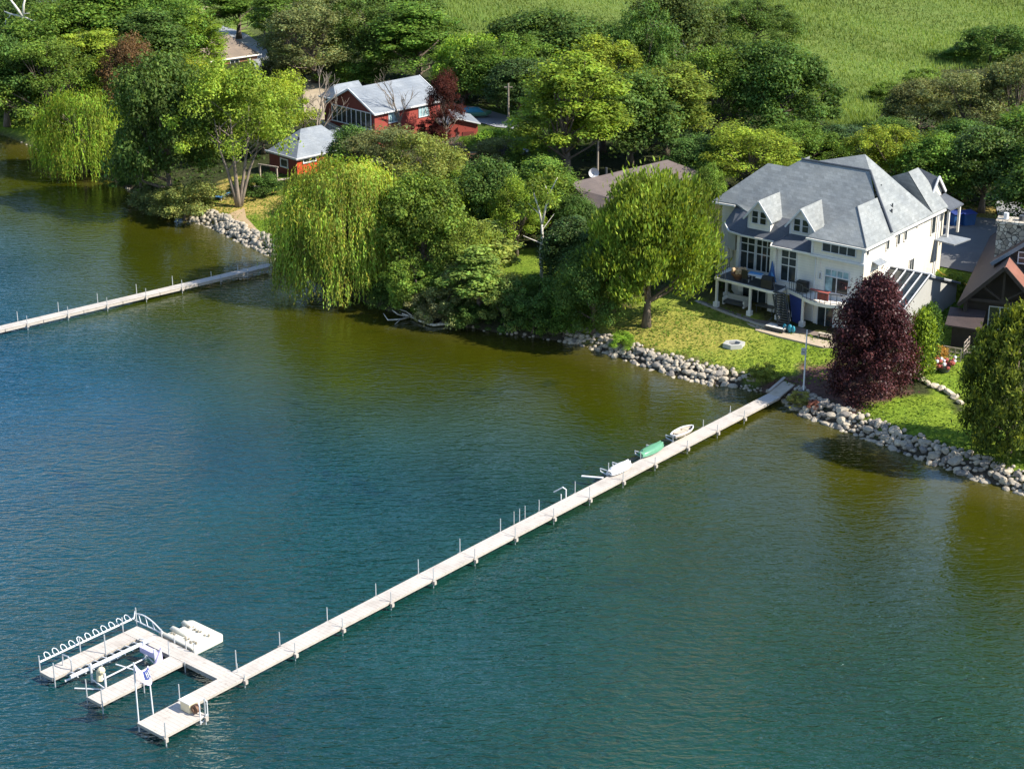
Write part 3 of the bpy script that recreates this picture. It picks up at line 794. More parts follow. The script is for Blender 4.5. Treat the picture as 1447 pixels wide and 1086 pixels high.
# -- bare trees
tree('bare_b', 566, 205, 92, 62, OL, 'bare pale-barked tree in front of the red house wall', name='bare_tree')
tree('bare_a', 452, 218, 100, 70, OL, 'bare dead tree between the red house and the cottage', name='dead_tree')
tree('bare_c', 418, 178, 105, 46, OL, 'thin dead tree at the left side of the gravel yard', name='dead_tree')
tree('bare_a', 976, 140, 28, 92, OL, 'bare grey dead tree in front of the marsh', name='dead_tree')
tree('bare_c', 432, 205, 128, 52, OL, 'short dead tree just behind the grey hipped cottage roof', name='dead_tree')
# -- around the red house
tree('loose_b', 630, 204, 102, 50, RD, 'dark red maple beside the red house', name='maple_tree')
tree('bush_a', 612, 206, 172, 44, RD, 'low dark red shrub under the red maple', cat='shrub', name='shrub')
tree('bush_a', 660, 142, 46, 90, LM, 'rounded bright green tree at the near edge of the marsh', cat='tree')
tree('round_b', 705, 152, 55, 100, MG, 'green tree behind the grey lane and utility pole')
tree('round_c', 780, 128, 20, 125, DG, 'dark spreading tree standing out against the marsh')
tree('loose_b', 655, 150, 86, 64, MG, 'shaded tree with slim trunks above the red shed')
tree('dense_a', 735, 168, 88, 70, DK, 'dark tree just right of the utility pole')
tree('bush_b', 690, 215, 182, 56, LM, 'bright green shrub between the red shed and the parked car', cat='shrub', name='shrub')
tree('bare_c', 634, 246, 188, 62, BN, 'bare brown twiggy bush beside the timber fence', cat='shrub', name='shrub')
tree('bush_a', 632, 250, 198, 54, (0.19, 0.15, 0.11), 'brown faded bush beside the timber fence', cat='shrub', name='shrub')
# -- centre
tree('willow_a', 484, 404, 234, 192, (0.175, 0.275, 0.045), 'large yellow-green weeping willow on the shore by the left dock', name='willow_tree')
tree('dense_a', 498, 262, 182, 48, DG, 'dark green tree between the red cottage and the large willow')
tree('loose_a', 548, 300, 180, 118, OL, 'olive green tree just below the red house')
tree('round_b', 602, 320, 200, 98, (0.16, 0.20, 0.045), 'pale green tree below the red maple')
tree('round_a', 598, 408, 256, 100, (0.10, 0.165, 0.026), 'tall green tree right of the large willow')
tree('tall_a', 566, 392, 262, 46, MG, 'dark green tree pressed against the right side of the large willow')
tree('round_b', 640, 345, 250, 62, YG, 'yellow-green tree at the left end of the middle lawn')
tree('round_a', 690, 342, 232, 82, DG, 'grey-green tree behind the middle lawn')
tree('loose_b', 730, 362, 258, 66, YG, 'yellow-green tree at the right side of the middle lawn')
tree('spire_a', 690, 402, 318, 56, (0.20, 0.26, 0.06), 'pointed pale green young tree on the middle lawn')
tree('spire_a', 676, 448, 355, 62, (0.16, 0.24, 0.05), 'pointed green young tree at the waterline below the middle lawn')
tree('tall_b', 800, 262, 84, 108, YG, 'tall yellow-green tree above the white birch')
tree('loose_a', 776, 215, 118, 70, MG, 'mid green tree right of the parked car')
tree('bush_a', 745, 262, 205, 66, MG, 'green bush below the parked car', cat='shrub', name='shrub')
tree('round_c', 735, 315, 262, 90, DG, 'dark bush between driveway and birch trunk', cat='tree')
tree('dense_a', 815, 415, 312, 74, DK, 'dark dense tree left of the round maple')
tree('bush_c', 745, 432, 392, 56, MG, 'green tree at the foot of the white birch')
tree('round_b', 838, 472, 345, 82, DG, 'dark tree under the left side of the round maple')
tree('bush_a', 592, 444, 372, 82, MG, 'green shoreline shrub right of the large willow', cat='shrub', name='shrub')
tree('bush_b', 560, 436, 392, 56, DG, 'dark shoreline shrub at the root of the large willow', cat='shrub', name='shrub')
tree('bush_c', 632, 455, 380, 70, OL, 'olive shoreline shrub above the fallen branch', cat='shrub', name='shrub')
tree('bush_a', 612, 458, 410, 64, (0.17, 0.18, 0.08), 'greyish shoreline shrub just behind the fallen branch', cat='shrub', name='shrub')
tree('bush_c', 712, 462, 392, 62, (0.15, 0.20, 0.05), 'pale green shoreline shrub right of the pointed young tree', cat='shrub', name='shrub')
tree('bush_a', 752, 470, 398, 80, DG, 'dark shoreline shrub below the white birch', cat='shrub', name='shrub')
tree('bush_b', 796, 476, 420, 70, MG, 'green shoreline shrub left of the riprap', cat='shrub', name='shrub')
tree('bush_a', 660, 462, 425, 62, DG, 'dark low shrub at the water right of the fallen branch', cat='shrub', name='shrub')
tree('bush_b', 880, 492, 470, 30, LM, 'small bright plant growing out of the riprap', cat='shrub', name='shrub')
tree('bush_a', 1076, 540, 515, 38, (0.16, 0.2, 0.04), 'tuft of shore plants at the lawn side of the long dock', cat='shrub', name='shrub')
# -- belt behind the brown roof and the big house
tree('tall_b', 852, 215, 58, 82, YG, 'yellow-green tree rising behind the brown roof at its left')
tree('round_b', 905, 165, 12, 92, DG, 'dark tree in front of the marsh above the brown roof')
tree('round_a', 890, 235, 108, 118, DG, 'big dark tree right behind the brown roof')
tree('round_c', 955, 128, -6, 96, (0.075, 0.11, 0.03), 'dark greyish tree cut by the top edge in front of the marsh')
tree('tall_b', 940, 225, 96, 90, (0.13, 0.19, 0.03), 'mid green tree between brown roof and dead grey tree')
tree('loose_b', 1010, 200, 70, 92, MG, 'mid green tree right of the dead grey tree')
tree('round_b', 1066, 72, 2, 92, DG, 'round dark tree alone at the marsh edge near the top')
tree('round_c', 1100, 205, 66, 108, DG, 'large dark tree leaning out towards the marsh above the big house')
tree('dense_a', 985, 262, 195, 62, DG, 'dark tree between the brown roof and the big house')
tree('loose_a', 1060, 270, 182, 108, YG, 'yellow-green tree behind the left end of the big house')
tree('round_b', 1128, 245, 175, 90, MG, 'green tree behind the big house chimneyless ridge')
tree('dense_a', 1180, 232, 182, 66, DK, 'very dark tree behind the roof peak of the big house')
tree('round_a', 1256, 228, 172, 62, DG, 'dark tree in the shade right of the marsh corner')
tree('round_b', 1262, 275, 182, 98, YG, 'yellow-green tree behind the right end of the big house')
tree('round_a', 1332, 292, 196, 100, MG, 'green tree beside the blue bins')
tree('round_c', 1298, 190, 116, 76, OL, 'olive tree at the right edge of the marsh corner')
tree('loose_a', 1362, 215, 102, 112, OL, 'olive grey tree with open crown on the right')
tree('loose_b', 1432, 220, 82, 92, OL, 'olive tree at the right picture edge below the field bushes')
tree('dense_a', 1388, 300, 185, 82, DG, 'dark tree standing over the parking area')
tree('tall_b', 1440, 285, 150, 82, MG, 'tree with bare lower stems at the right picture edge')
tree('bush_a', 1252, 142, 118, 46, MG, 'grey-green scrub at the near edge of the marsh', cat='shrub', name='shrub')
tree('bush_b', 1310, 128, 100, 56, MG, 'low green scrub below the field bushes', cat='shrub', name='shrub')
tree('bush_a', 1400, 88, 34, 92, DG, 'large dark bush out in the marsh', cat='shrub', name='shrub')
tree('bush_b', 1350, 84, 66, 54, MG, 'low bush at the left foot of the large marsh bush', cat='shrub', name='shrub')
tree('bush_b', 1446, 92, 62, 52, DG, 'dark bush at the right picture edge in the marsh', cat='shrub', name='shrub')
tree('round_a', 1010, 118, 88, 60, MG, 'low bright tree at the marsh edge right of the dead tree')
tree('bush_a', 1205, 238, 205, 50, DG, 'dark bush at the near corner of the marsh', cat='shrub', name='shrub')
tree('round_b', 860, 120, 40, 80, MG, 'green tree between the two dark trees in front of the marsh')
tree('round_a', 820, 160, 80, 80, DG, 'dark green tree behind the tall yellow-green tree')
tree('dense_a', 1040, 165, 90, 70, DG, 'dark tree behind the large leaning tree')
tree('round_c', 1075, 130, 88, 60, MG, 'green tree below the round dark marsh-edge tree')
# -- big lawn maple, purple tree, right side
maple = tree('maple_b', 914, 461, 264, 168, (0.135, 0.20, 0.028), 'round yellow-green maple on the lawn beside the big house', name='maple_tree')
tree('plum_a', 1228, 550, 388, 114, PU, 'dark purple-leaved tree in front of the big house', name='plum_tree')
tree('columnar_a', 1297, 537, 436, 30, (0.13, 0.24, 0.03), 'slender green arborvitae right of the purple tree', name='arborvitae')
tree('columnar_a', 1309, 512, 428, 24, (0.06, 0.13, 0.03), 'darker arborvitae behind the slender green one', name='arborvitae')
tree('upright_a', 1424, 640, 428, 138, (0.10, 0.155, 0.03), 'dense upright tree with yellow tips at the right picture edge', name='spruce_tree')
tree('bush_b', 1318, 508, 488, 32, (0.36, 0.24, 0.06), 'orange-tan ornamental grass clump beside the garden boulders', cat='shrub', name='shrub')
tree('bush_a', 1385, 505, 488, 30, (0.14, 0.22, 0.10), 'pale green shrub beside the deck rail of the dark cottage', cat='shrub', name='shrub')
tree('bush_a', 1130, 572, 556, 34, (0.25, 0.24, 0.06), 'yellowish plants on the boulders by the flagpole', cat='shrub', name='shrub')
tree('bush_b', 1150, 576, 568, 16, (0.26, 0.12, 0.09), 'small dull red plant among the boulders by the flagpole', cat='shrub', name='shrub')
tree('round_a', 1000, 312, 236, 36, MG, 'mid green tree filling the gap between round maple and big house')
tree('loose_b', 1020, 262, 195, 60, YG, 'yellow-green tree at the left roof corner of the big house')
tree('bush_a', 1010, 405, 380, 26, DG, 'dark shrub at the left end of the patio', cat='shrub', name='shrub')
tree('bush_a', 340, 270, 255, 30, MG, 'small shrub behind the multi-stemmed tree', cat='shrub', name='shrub')
tree('bush_b', 372, 275, 248, 48, DG, 'low dark green hedge shrub in front of the red cottage', cat='shrub', name='shrub')
tree('bush_b', 1345, 415, 390, 34, MG, 'low shrub on the grass between the houses', cat='shrub', name='shrub')

tree('round_a', 1492, 352, 215, 120, DG, 'dark tree just outside the right edge beside the parking area')
tree('tall_b', 1475, 318, 180, 80, MG, 'tall tree just outside the right edge above the parking area')
tree('round_b', 1540, 420, 270, 130, DG, 'broad tree outside the right edge beside the dark timber house')
tree('round_a', 1360, 262, 175, 90, DG, 'dark tree between the marsh and the blue bins')
tree('loose_a', 700, 260, 196, 60, OL, 'grey-green tree between the parked car and the brown bush')
tree('round_b', 655, 420, 318, 74, (0.12, 0.18, 0.03), 'mid green tree behind the pointed waterline tree')
tree('tall_a', 762, 330, 228, 70, MG, 'green tree directly behind the white birch stem')
tree('round_c', 818, 355, 282, 50, DG, 'dark tree hiding the left end of the taupe roof')
tree('round_b', 25, 165, 95, 80, MG, 'mid green tree low at the left edge above the bank')
tree('tall_a', 210, 140, 22, 84, DG, 'dark green tree between the reddish brown tree and the curving road')
tree('round_a', 140, 95, -14, 90, DG, 'dark tree at the top edge between the broad tree and the hanging-leaved tree')
tree('tall_b', 372, 218, 152, 46, MG, 'green tree behind the right side of the multi-stemmed tree')
tree('round_b', 300, 225, 140, 70, DG, 'dark tree behind the multi-stemmed tree')

# -- multi-stemmed tree on the left yard
def multi_stem():
    mb = MB(); rnd = random.Random(2)
    for (ex, ey, h, r) in ((-2.0, 0.4, 8.5, .26), (-0.5, -0.3, 10, .3), (1.6, 0.3, 9.5, .28), (2.6, -.2, 8, .22)):
        mb.tube([(ex * .05, ey * .05, 0), (ex * .22, ey * .2, 1.4), (ex * .5, ey * .5, 3.6), (ex * .8, ey, h * .65), (ex, ey, h)], [r * 1.2, r * .8, r * .6, r * .4, r * .12], 8)
        for k in range(7):
            z = rnd.uniform(.4, .9) * h; q = z / h
            a = rnd.uniform(0, 6.28); e = Vector((ex * q + math.cos(a) * 2, ey * q + math.sin(a) * 2, z + 1.6))
            mb.tube([(ex * q * .95, ey * q * .9, z), e], [r * .35, r * .08], 5, cap=False)
    return mb.mesh('trunk_multi', MAT['bark_grey'], True)
proto_tree('multi', 35, 5.2, 2.9, 13.0, 106, 251, 0.23, 0.3, 4, fill=0.15, top=.8)
PROTO['multi'] = (multi_stem(),) + PROTO['multi'][1:]
tree('multi', 338, 292, 84, 150, (0.145, 0.22, 0.028), 'yellow-green tree with several pale stems in the yard by the left riprap', rz=0.3)

# -- white birch
def birch():
    mb = MB()
    mb.tube([(0, 0, 0), (.1, 0, 1.5), (-.05, 0, 3.2), (.15, 0, 4.9), (.1, 0, 6.2)], [.22, .19, .17, .14, .12], 8)
    mb.tube([(.1, 0, 6.2), (-.25, 0, 7.8), (-.75, 0, 9.3), (-1.0, 0, 10.6)], [.12, .1, .07, .03], 6)
    mb.tube([(.1, 0, 6.2), (.5, 0, 8.0), (1.0, 0, 9.6), (1.7, 0, 11)], [.12, .1, .07, .03], 6)
    for (z, x, e) in ((4.2, .1, (-1.9, .1, 5.0)), (7.2, -.1, (-1.4, .3, 8.3)), (8.2, .5, (1.6, -.3, 8.9)), (5.6, .1, (1.4, .3, 7.2)), (9, .8, (0.3, .2, 10.6))):
        mb.tube([(x, 0, z), e], [.07, .02], 5, cap=False)
    return mb.mesh('trunk_birch', MAT['bark_white'], True)
P_, N_, S_, L_, C_ = crown_points(77, 3.2, 4.5, 12.5, 24, 70, 0.30, fill=.1)
PROTO['birch'] = (birch(), leaves_mesh('crown_birch', P_, N_, S_, L_, MAT['leaf']), 3.2, 12.0)
tree('birch', 764, 400, 236, 84, (0.14, 0.20, 0.03), 'white-stemmed forked birch in the middle of the shoreline trees', name='birch_tree', rz=0.0)

# -- dead white branches in the top left corner, fallen branch at the waterline
X, Y, Z = gp(40, 124)
e = empty('dead_tree', (X, Y, Z)); tag(e, 'white dead tree with bare branches in the top left corner', 'tree')
mb = MB(); hz_ = zat(42, 26, Y) - Z; k_ = Y / F_ / math.cos(PITCH) * 1.03
def wp(px, py, dy=0): return ((px - 40) * k_, dy, zat(px, py, Y) - Z)
mb.tube([(0, 0, 0), wp(43, 40), wp(42, 24)], [.35, .28, .22], 7)
mb.tube([wp(42, 24), wp(33, 8), wp(26, -4)], [.22, .16, .08], 6); mb.tube([wp(42, 24), wp(44, 8), wp(48, -6)], [.2, .15, .08], 6)
mb.tube([wp(42, 24), wp(25, 21, .5), wp(17, 17, .6)], [.18, .12, .05], 6); mb.tube([wp(26, 21, .5), wp(18, 30, .6), wp(17, 37, .6)], [.1, .08, .05], 5)
mb.tube([wp(42, 24), wp(52, 27, -.5), wp(62, 30, -1)], [.14, .1, .04], 5); mb.tube([wp(43, 20), wp(52, 18, -.5)], [.1, .04], 5)
mb.build('trunk', MAT['bark_white'], e, True)
p0 = Vector(G(632, 456, .25)).to_3d(); e = empty('fallen_branch', (p0.x, p0.y, 0.1)); tag(e, 'pale fallen branch lying in the water below the shoreline shrubs', 'branch')
def fb(px, py, z=.2):
    q = G(px, py, z); return (q[0] - p0.x, q[1] - p0.y, z - .1)
mb = MB(); mb.tube([fb(650, 448, .6), fb(632, 457), fb(612, 459), fb(598, 455), fb(580, 447), fb(568, 443, .5)], [.16, .15, .14, .12, .1, .06], 7)
mb.tube([fb(580, 447), fb(566, 451), fb(548, 452, .4), fb(542, 443, .7)], [.1, .08, .06, .03], 5)
mb.tube([fb(574, 447), fb(562, 444, .5), fb(554, 438, .9)], [.08, .06, .03], 5); mb.tube([fb(590, 452), fb(574, 440, .8), fb(556, 434, 1.1)], [.07, .05, .02], 5)
mb.tube([fb(566, 451), fb(558, 458, .15)], [.05, .02], 4)
mb.build('limb', MAT['bark_white'], e, True)
print('TREES', len(TREES), 'heights', min(t[6] for t in TREES), max(t[6] for t in TREES))
for t in TREES:
    if t[6] > 17 or t[6] < 1.2: print('odd', t)

# ------------------------------------------------------------------ building helpers (local frame: x right along the front, y back, z up)
def gable_roof(mb, x0, x1, y0, y1, z, h, axis='x', ov=0.4, th=0.18, hip0=0.0, hip1=0.0):
    """roof sheet with thickness; ridge along axis; hip0/hip1 = how far the ridge stops short of each end"""
    if axis == 'x':
        ym = (y0 + y1) / 2; sl = h / (ym - y0); e = z - sl * ov
        a, b, c, d = (x0 - ov, y0 - ov, e), (x1 + ov, y0 - ov, e), (x1 + ov, y1 + ov, e), (x0 - ov, y1 + ov, e)
        r0 = (x0 - ov + hip0, ym, z + h); r1 = (x1 + ov - hip1, ym, z + h)
        mb.slab([a, b, r1, r0], th); mb.slab([c, d, r0, r1], th)
        if hip0: mb.slab([d, a, r0], th)
        if hip1: mb.slab([b, c, r1], th)
    else:
        xm = (x0 + x1) / 2; sl = h / (xm - x0); e = z - sl * ov
        a, b, c, d = (x0 - ov, y0 - ov, e), (x1 + ov, y0 - ov, e), (x1 + ov, y1 + ov, e), (x0 - ov, y1 + ov, e)
        r0 = (xm, y0 - ov + hip0, z + h); r1 = (xm, y1 + ov - hip1, z + h)
        mb.slab([b, c, r1, r0], th); mb.slab([d, a, r0, r1], th)
        if hip0: mb.slab([a, b, r0], th)
        if hip1: mb.slab([c, d, r1], th)

def window(parent, wall, u0, u1, z0, z1, c, cols=1, rows=1, fr=0.07, glass='glass', name='window', frame='whitepaint', transom=None):
    """wall 'x': lies in plane y=c facing -y, u along x; wall 'y': plane x=c facing +x, u along y; wall 'w': plane x=c facing -x"""
    mb = MB(); gl = MB()
    def bx(m, a0, a1, b0, b1, d0, d1):
        if wall == 'x': m.box(a0, a1, c - d1, c - d0, b0, b1)
        elif wall == 'y': m.box(c + d0, c + d1, a0, a1, b0, b1)
        else: m.box(c - d1, c - d0, a0, a1, b0, b1)
    bx(mb, u0 - fr, u1 + fr, z1, z1 + fr, .0, .09); bx(mb, u0 - fr - .03, u1 + fr + .03, z0 - fr, z0, .0, .13)
    bx(mb, u0 - fr, u0, z0, z1, .0, .09); bx(mb, u1, u1 + fr, z0, z1, .0, .09)
    for i in range(1, cols):
        x = u0 + (u1 - u0) * i / cols; bx(mb, x - fr * .45, x + fr * .45, z0, z1, .0, .075)
    zs = [z0 + (z1 - z0) * i / rows for i in range(1, rows)]
    if transom: zs = [z0 + (z1 - z0) * q for q in transom]
    for z in zs: bx(mb, u0, u1, z - fr * .45, z + fr * .45, .0, .07)
    bx(gl, u0, u1, z0, z1, .0, .03)
    o = mb.build(name, MAT[frame], parent); gl.build('pane', MAT[glass], o)
    return o

# ------------------------------------------------------------------ the big house
HZ = 1.9
hx, hy = G(1214, 472, HZ)
big = empty('house', (hx, hy, HZ), R_(-37.5)); tag(big, 'big cream house with steep grey hipped roof, two dormers and a deck facing the lake', 'house')
W = MB()
# body: front pieces and the deep main block
W.extr([(-4.6, 0, -.5), (0, 0, -.5), (0, 14.6, -.5), (-4.6, 14.6, -.5)], (0, 0, 8.7))      # right block
W.extr([(-9.4, .3, -.5), (-4.6, .3, -.5), (-4.6, 14.6, -.5), (-9.4, 14.6, -.5)], (0, 0, 7.0))
W.extr([(-13.4, 1.8, -.5), (-9.4, 1.8, -.5), (-9.4, 14, -.5), (-13.4, 14, -.5)], (0, 0, 7.0))
W.extr([(-15.0, 3.4, -.5), (-13.4, 1.8, -.5), (-13.4, 14, -.5), (-15.0, 14, -.5)], (0, 0, 7.0))
W.box(-17.3, -15.0, 5.0, 13.5, -.5, 8.2)
W.extr([(-15.0, 4.6, 6.5), (-9, 4.6, 6.5), (-9, 13, 6.5), (-15, 13, 6.5)], (0, 0, 1.7))
W.extr([(-4.9, -.35, 6.55), (.12, -.35, 6.55), (.12, 0.02, 6.55), (-4.9, 0.02, 6.55)], (0, 0, 1.6))     # jutting window box of the wing
W.build('wall', MAT['siding'], big)
front = MB()
front.box(-4.55, -.02, -.012, .2, -.3, 6.5); front.box(-9.38, -4.62, .285, .4, -.3, 6.45)
front.box(-13.38, -9.42, 1.785, 1.9, -.3, 6.45)
front.build('front_cladding', MAT['trim'], big)
for q in ((-5.0, .25, -.55, -.355, 6.35, 6.55), (-4.95, -4.75, -.45, -.36, 6.6, 8.1), (-.08, .16, -.45, -.36, 6.6, 8.1), (.13, .19, -.34, 4.3, 8.0, 8.25), (.01, .08, 14.2, 14.62, -.3, 8.1), (-4.7, -4.58, -.08, -.02, .2, 6.3)):
    MB().box(*q).build('trim_board', MAT['whitepaint'], big)
# roofs
def rp(m, pts, th=.16): m.slab(pts, th)
rf = MB()
ZR = 12.36; yR = 7.97
# main front slope, from hip corner at the left to the right hip
rp(rf, [(-17.7, 4.0, 8.25), (-15.2, 4.0, 8.3), (-13.5, 3.4, 7.85), (-4.6, 3.4, 7.85), (-.3, 3.6, 7.98), (-4.0, yR, ZR), (-10.9, yR, ZR), (-11.9, 7.3, 11.66), (-14.0, 7.3, 11.66)])
rp(rf, [(-17.7, 4.0, 8.25), (-14.0, 7.3, 11.66), (-14.0, 10.2, 9.6), (-17.7, 13.4, 8.25)])
rp(rf, [(-14.0, 7.3, 11.66), (-11.9, 7.3, 11.66), (-11.9, 10.2, 9.6), (-14.0, 10.2, 9.6)])
rp(rf, [(-11.9, 7.3, 11.66), (-10.9, yR, ZR), (-10.9, 9.5, ZR), (-11.9, 10.2, 9.6)])
rp(rf, [(-17.7, 13.4, 8.25), (-14.0, 10.2, 9.6), (-10.9, 9.9, 10.4), (-6, 10, 10.4), (-6.0, 14.9, 8.25)])
rf.build('main_roof', MAT['roof'], big)
rt = MB()
rp(rt, [(.38, 4.0, 8.2), (.38, 12.4, 8.2), (-6.2, 15.0, 9.75), (-5.3, 9.4, 13.4), (-4.0, yR, ZR)])
rp(rt, [(.38, 12.4, 8.22), (-2.9, 13.6, 11.3), (-6.2, 15.0, 9.8)])
rp(rt, [(.38, 12.4, 8.22), (.38, 15.6, 8.15), (-2.9, 15.6, 11.3), (-2.9, 13.6, 11.3)])
rp(rt, [(-9.6, yR + .02, ZR + .01), (-4.0, yR + .02, ZR + .01), (-5.3, 9.4, 13.4)]); rp(rt, [(-9.6, yR, ZR), (-5.3, 9.4, 13.4), (-6.2, 15, 9.75), (-9, 13.5, 10)])
rt.build('side_roof', MAT['roof'], big)
# wing roof over the right front corner
wg = MB(); ap = (-2.35, 2.6, 10.55); bk = (-2.2, 6.2, 10.6)
rp(wg, [(-5.2, -.75, 8.1), (.45, -.75, 8.1), ap]); rp(wg, [(.45, -.75, 8.1), (.45, 4.4, 8.1), bk, ap]); rp(wg, [(-5.2, 4.4, 8.1), (-5.2, -.75, 8.1), ap, bk])
wg.build('wing_roof', MAT['roof'], big)
# bell-cast skirt roof over the lake front
sk = MB()
rp(sk, [(-8.9, -.3, 6.55), (-5.25, -.3, 6.6), (-5.25, 1.7, 7.1), (-8.2, 1.7, 7.1)]); rp(sk, [(-8.2, 1.7, 7.1), (-4.7, 1.7, 7.1), (-4.7, 3.5, 8.0), (-8.2, 3.5, 8.0)])
rp(sk, [(-12.9, 1.25, 6.5), (-9.6, 1.25, 6.5), (-8.9, -.3, 6.55), (-8.2, 1.7, 7.1), (-8.2, 3.5, 8.0), (-12.9, 3.5, 8.0)])
rp(sk, [(-14.4, 1.6, 6.55), (-12.9, 1.25, 6.5), (-12.9, 3.5, 8.0), (-14.2, 3.6, 7.9)]); rp(sk, [(-15.9, 3.3, 6.7), (-14.4, 1.6, 6.55), (-14.2, 3.6, 7.9), (-15.3, 4.4, 8.25)])
rp(sk, [(-5.3, -.42, 6.58), (-4.7, -.2, 6.6), (-4.7, 1.7, 7.1), (-5.3, 1.7, 7.1)])
sk.build('skirt_roof', MAT['roof_dark'], big)  # dark blue-grey puts shade and sheen into the lower slope's colour
for a, b in (((-9.0, -.38, 6.42), (-4.9, -.38, 6.45)), ((-12.9, 1.18, 6.36), (-9.62, 1.18, 6.36)), ((-9.62, 1.18, 6.38), (-9.0, -.38, 6.42)), ((-14.45, 1.52, 6.4), (-12.9, 1.18, 6.36)), ((-15.95, 3.25, 6.55), (-14.45, 1.52, 6.4)),
             ((-5.3, -.85, 7.93), (.5, -.85, 7.93)), ((.5, -.85, 7.93), (.5, 4.4, 7.93)), ((.44, 4.4, 8.0), (.44, 15.0, 7.95)), ((-17.8, 3.9, 8.05), (-15.3, 3.9, 8.1))):
    MB().bar(a, b, .12, .16).build('gutter', MAT['trim'], big)
MB().bar((.10, 14.5, 8), (.10, 14.5, 0.5), .1, .1).build('downpipe', MAT['trim'], big); MB().bar((-4.2, -.06, 6.3), (-4.2, -.06, 2.9), .07, .07).build('downpipe', MAT['trim'], big)
seam = MB(); seam.tube([(.4, 4.2, 8.35), (-1.9, 6.1, 10.5), (-3.98, yR, ZR + .06)], .10, 6); seam.tube([(-10.9, yR, ZR + .05), (-4, yR, ZR + .05)], .09, 6)
seam.tube([(-2.35, 2.6, 10.6), (.42, -.72, 8.16)], .05, 5); seam.tube([(.1, 12.4, 8.5), (-3.9, 10.6, 11.6)], .04, 5)
seam.build('ridge_cap', MAT['roof_dark'], big)
# dormers
def dormer(xa, xb, zb, ze, zp):
    y0, y1 = 1.9, 6.0; xm = (xa + xb) / 2
    m = MB(); m.extr([(xa, y0, zb - .25), (xb, y0, zb - .25), (xb, y0, ze), (xm, y0, zp - .12), (xa, y0, ze)], (0, 2.4, 0))
    d = m.build('dormer', MAT['trim'], big)
    r = MB(); o = .28; sl = (zp - ze) / (xm - xa)
    for sgn in (-1, 1):
        xe = xa - o if sgn < 0 else xb + o; e = ze - sl * o
        r.slab([(xe, y0 - .3, e), (xe, y0 + 2.2 + (ze - 7.9), e), (xm, y1 - .6, zp), (xm, y0 - .3, zp)][::(1 if sgn < 0 else -1)], .1)
    r.build('dormer_roof', MAT['roof'], d)
    t = MB()
    t.bar((xa - o - .04, y0 - .34, ze - sl * o - .1), (xm, y0 - .34, zp - .1), .07, .16); t.bar((xb + o + .04, y0 - .34, ze - sl * o - .1), (xm, y0 - .34, zp - .1), .07, .16)
    t.box(xa - .02, xa + .12, y0 - .04, y0 - .005, zb - .2, ze - .05); t.box(xb - .12, xb + .02, y0 - .04, y0 - .005, zb - .2, ze - .05)
    t.build('bargeboard', MAT['whitepaint'], d)
    for s in (-1, 1):
        c = xm + s * .42; window(d, 'x', c - .3, c + .3, zb + .35, zb + 1.45, y0 - .01, 1, 2, .05)
dormer(-8.42, -6.1, 7.2, 8.28, 9.75)
dormer(-12.72, -10.4, 7.2, 8.28, 9.75)
# windows
window(big, 'x', -3.85, -.7, 7.0, 7.85, -.37, 4, 1)
window(big, 'x', -3.6, -1.35, 3.3, 4.65, -.02, 2, 1, .09, 'glass')
window(big, 'x', -3.6, -1.35, 4.75, 5.3, -.02, 4, 1, .07, 'glass_blue')
cu = MB(); cu.box(-3.55, -2.9, -.075, -.055, 3.35, 4.6); cu.build('curtain', MAT['glass_blue'], big)
window(big, 'x', -4.25, -4.05, 4.3, 4.85, -.02, 1, 1, .05)
window(big, 'x', -8.15, -6.7, 3.35, 6.2, .27, 2, 1, .10, transom=(.5, .75))
window(big, 'x', -11.55, -9.95, 3.2, 6.2, 1.77, 3, 1, .10, transom=(.52, .78))
window(big, 'x', -13.2, -11.8, 3.2, 6.2, 1.77, 2, 1, .10, transom=(.52, .78))
window(big, 'x', -14.95, -14.3, 3.3, 5.3, 3.35, 2, 1, .08, transom=(.7,))
window(big, 'x', -4.1, -2.6, .05, 1.9, -.02, 2, 1, .08, name='patio_door')
window(big, 'x', -8.6, -6.0, .05, 2.1, .27, 3, 1, .08, name='patio_door')
window(big, 'x', -12.8, -10.4, .05, 2.1, 1.77, 3, 1, .08, name='patio_door')
for (b, z, wd, hh) in ((.15, 7.4, .42, .62), (4.0, 7.15, .45, .9), (6.1, 7.1, .45, .9), (7.5, 7.15, .4, .85), (9.0, 3.9, .85, 1.3), (10.0, 7.85, 1.1, .75), (13.1, 6.85, .7, 1.7)):
    window(big, 'y', b, b + wd, z - hh / 2, z + hh / 2, .01, 2 if wd > .8 else 1, 1, .05, frame='trim')
aw = MB(); aw.slab([(.02, 1.5, 6.25), (.02, 3.0, 6.25), (.7, 3.0, 6.0), (.7, 1.5, 6.0)], .06); aw.build('awning', MAT['roof_light'], big)
vt = MB(); vt.tube([(-1.4, 5.6, 9.5), (-1.4, 5.6, 10.05)], .09, 6); vt.tube([(-.9, 6.5, 9.1), (-.9, 6.5, 9.7)], .1, 6); vt.tube([(-1.2, 7.2, 9.4), (-1.2, 7.2, 10.0)], .08, 6); vt.tube([(-2.8, 8.0, 10.7), (-2.8, 8.0, 11.3)], .06, 6)
vt.build('roof_vent', MAT['charcoal'], big)
# front lounge posts / bay columns
for x, y in ((-9.3, .8), (-8.75, .05), (-13.35, 1.55), (-15.3, 2.9), (-9.75, 1.55)):
    MB().box(x - .14, x + .14, y - .14, y + .14, 2.8, 6.42).build('column', MAT['trim'], big)
bay = MB(); bay.extr([(-16.0, 3.3, 4.6), (-15.0, 2.3, 4.6), (-13.9, 1.78, 4.6), (-13.9, 3, 4.6), (-16, 4.2, 4.6)], (0, 0, 1.85)); bay.build('bay_wall', MAT['grey_and_shaded'], big)
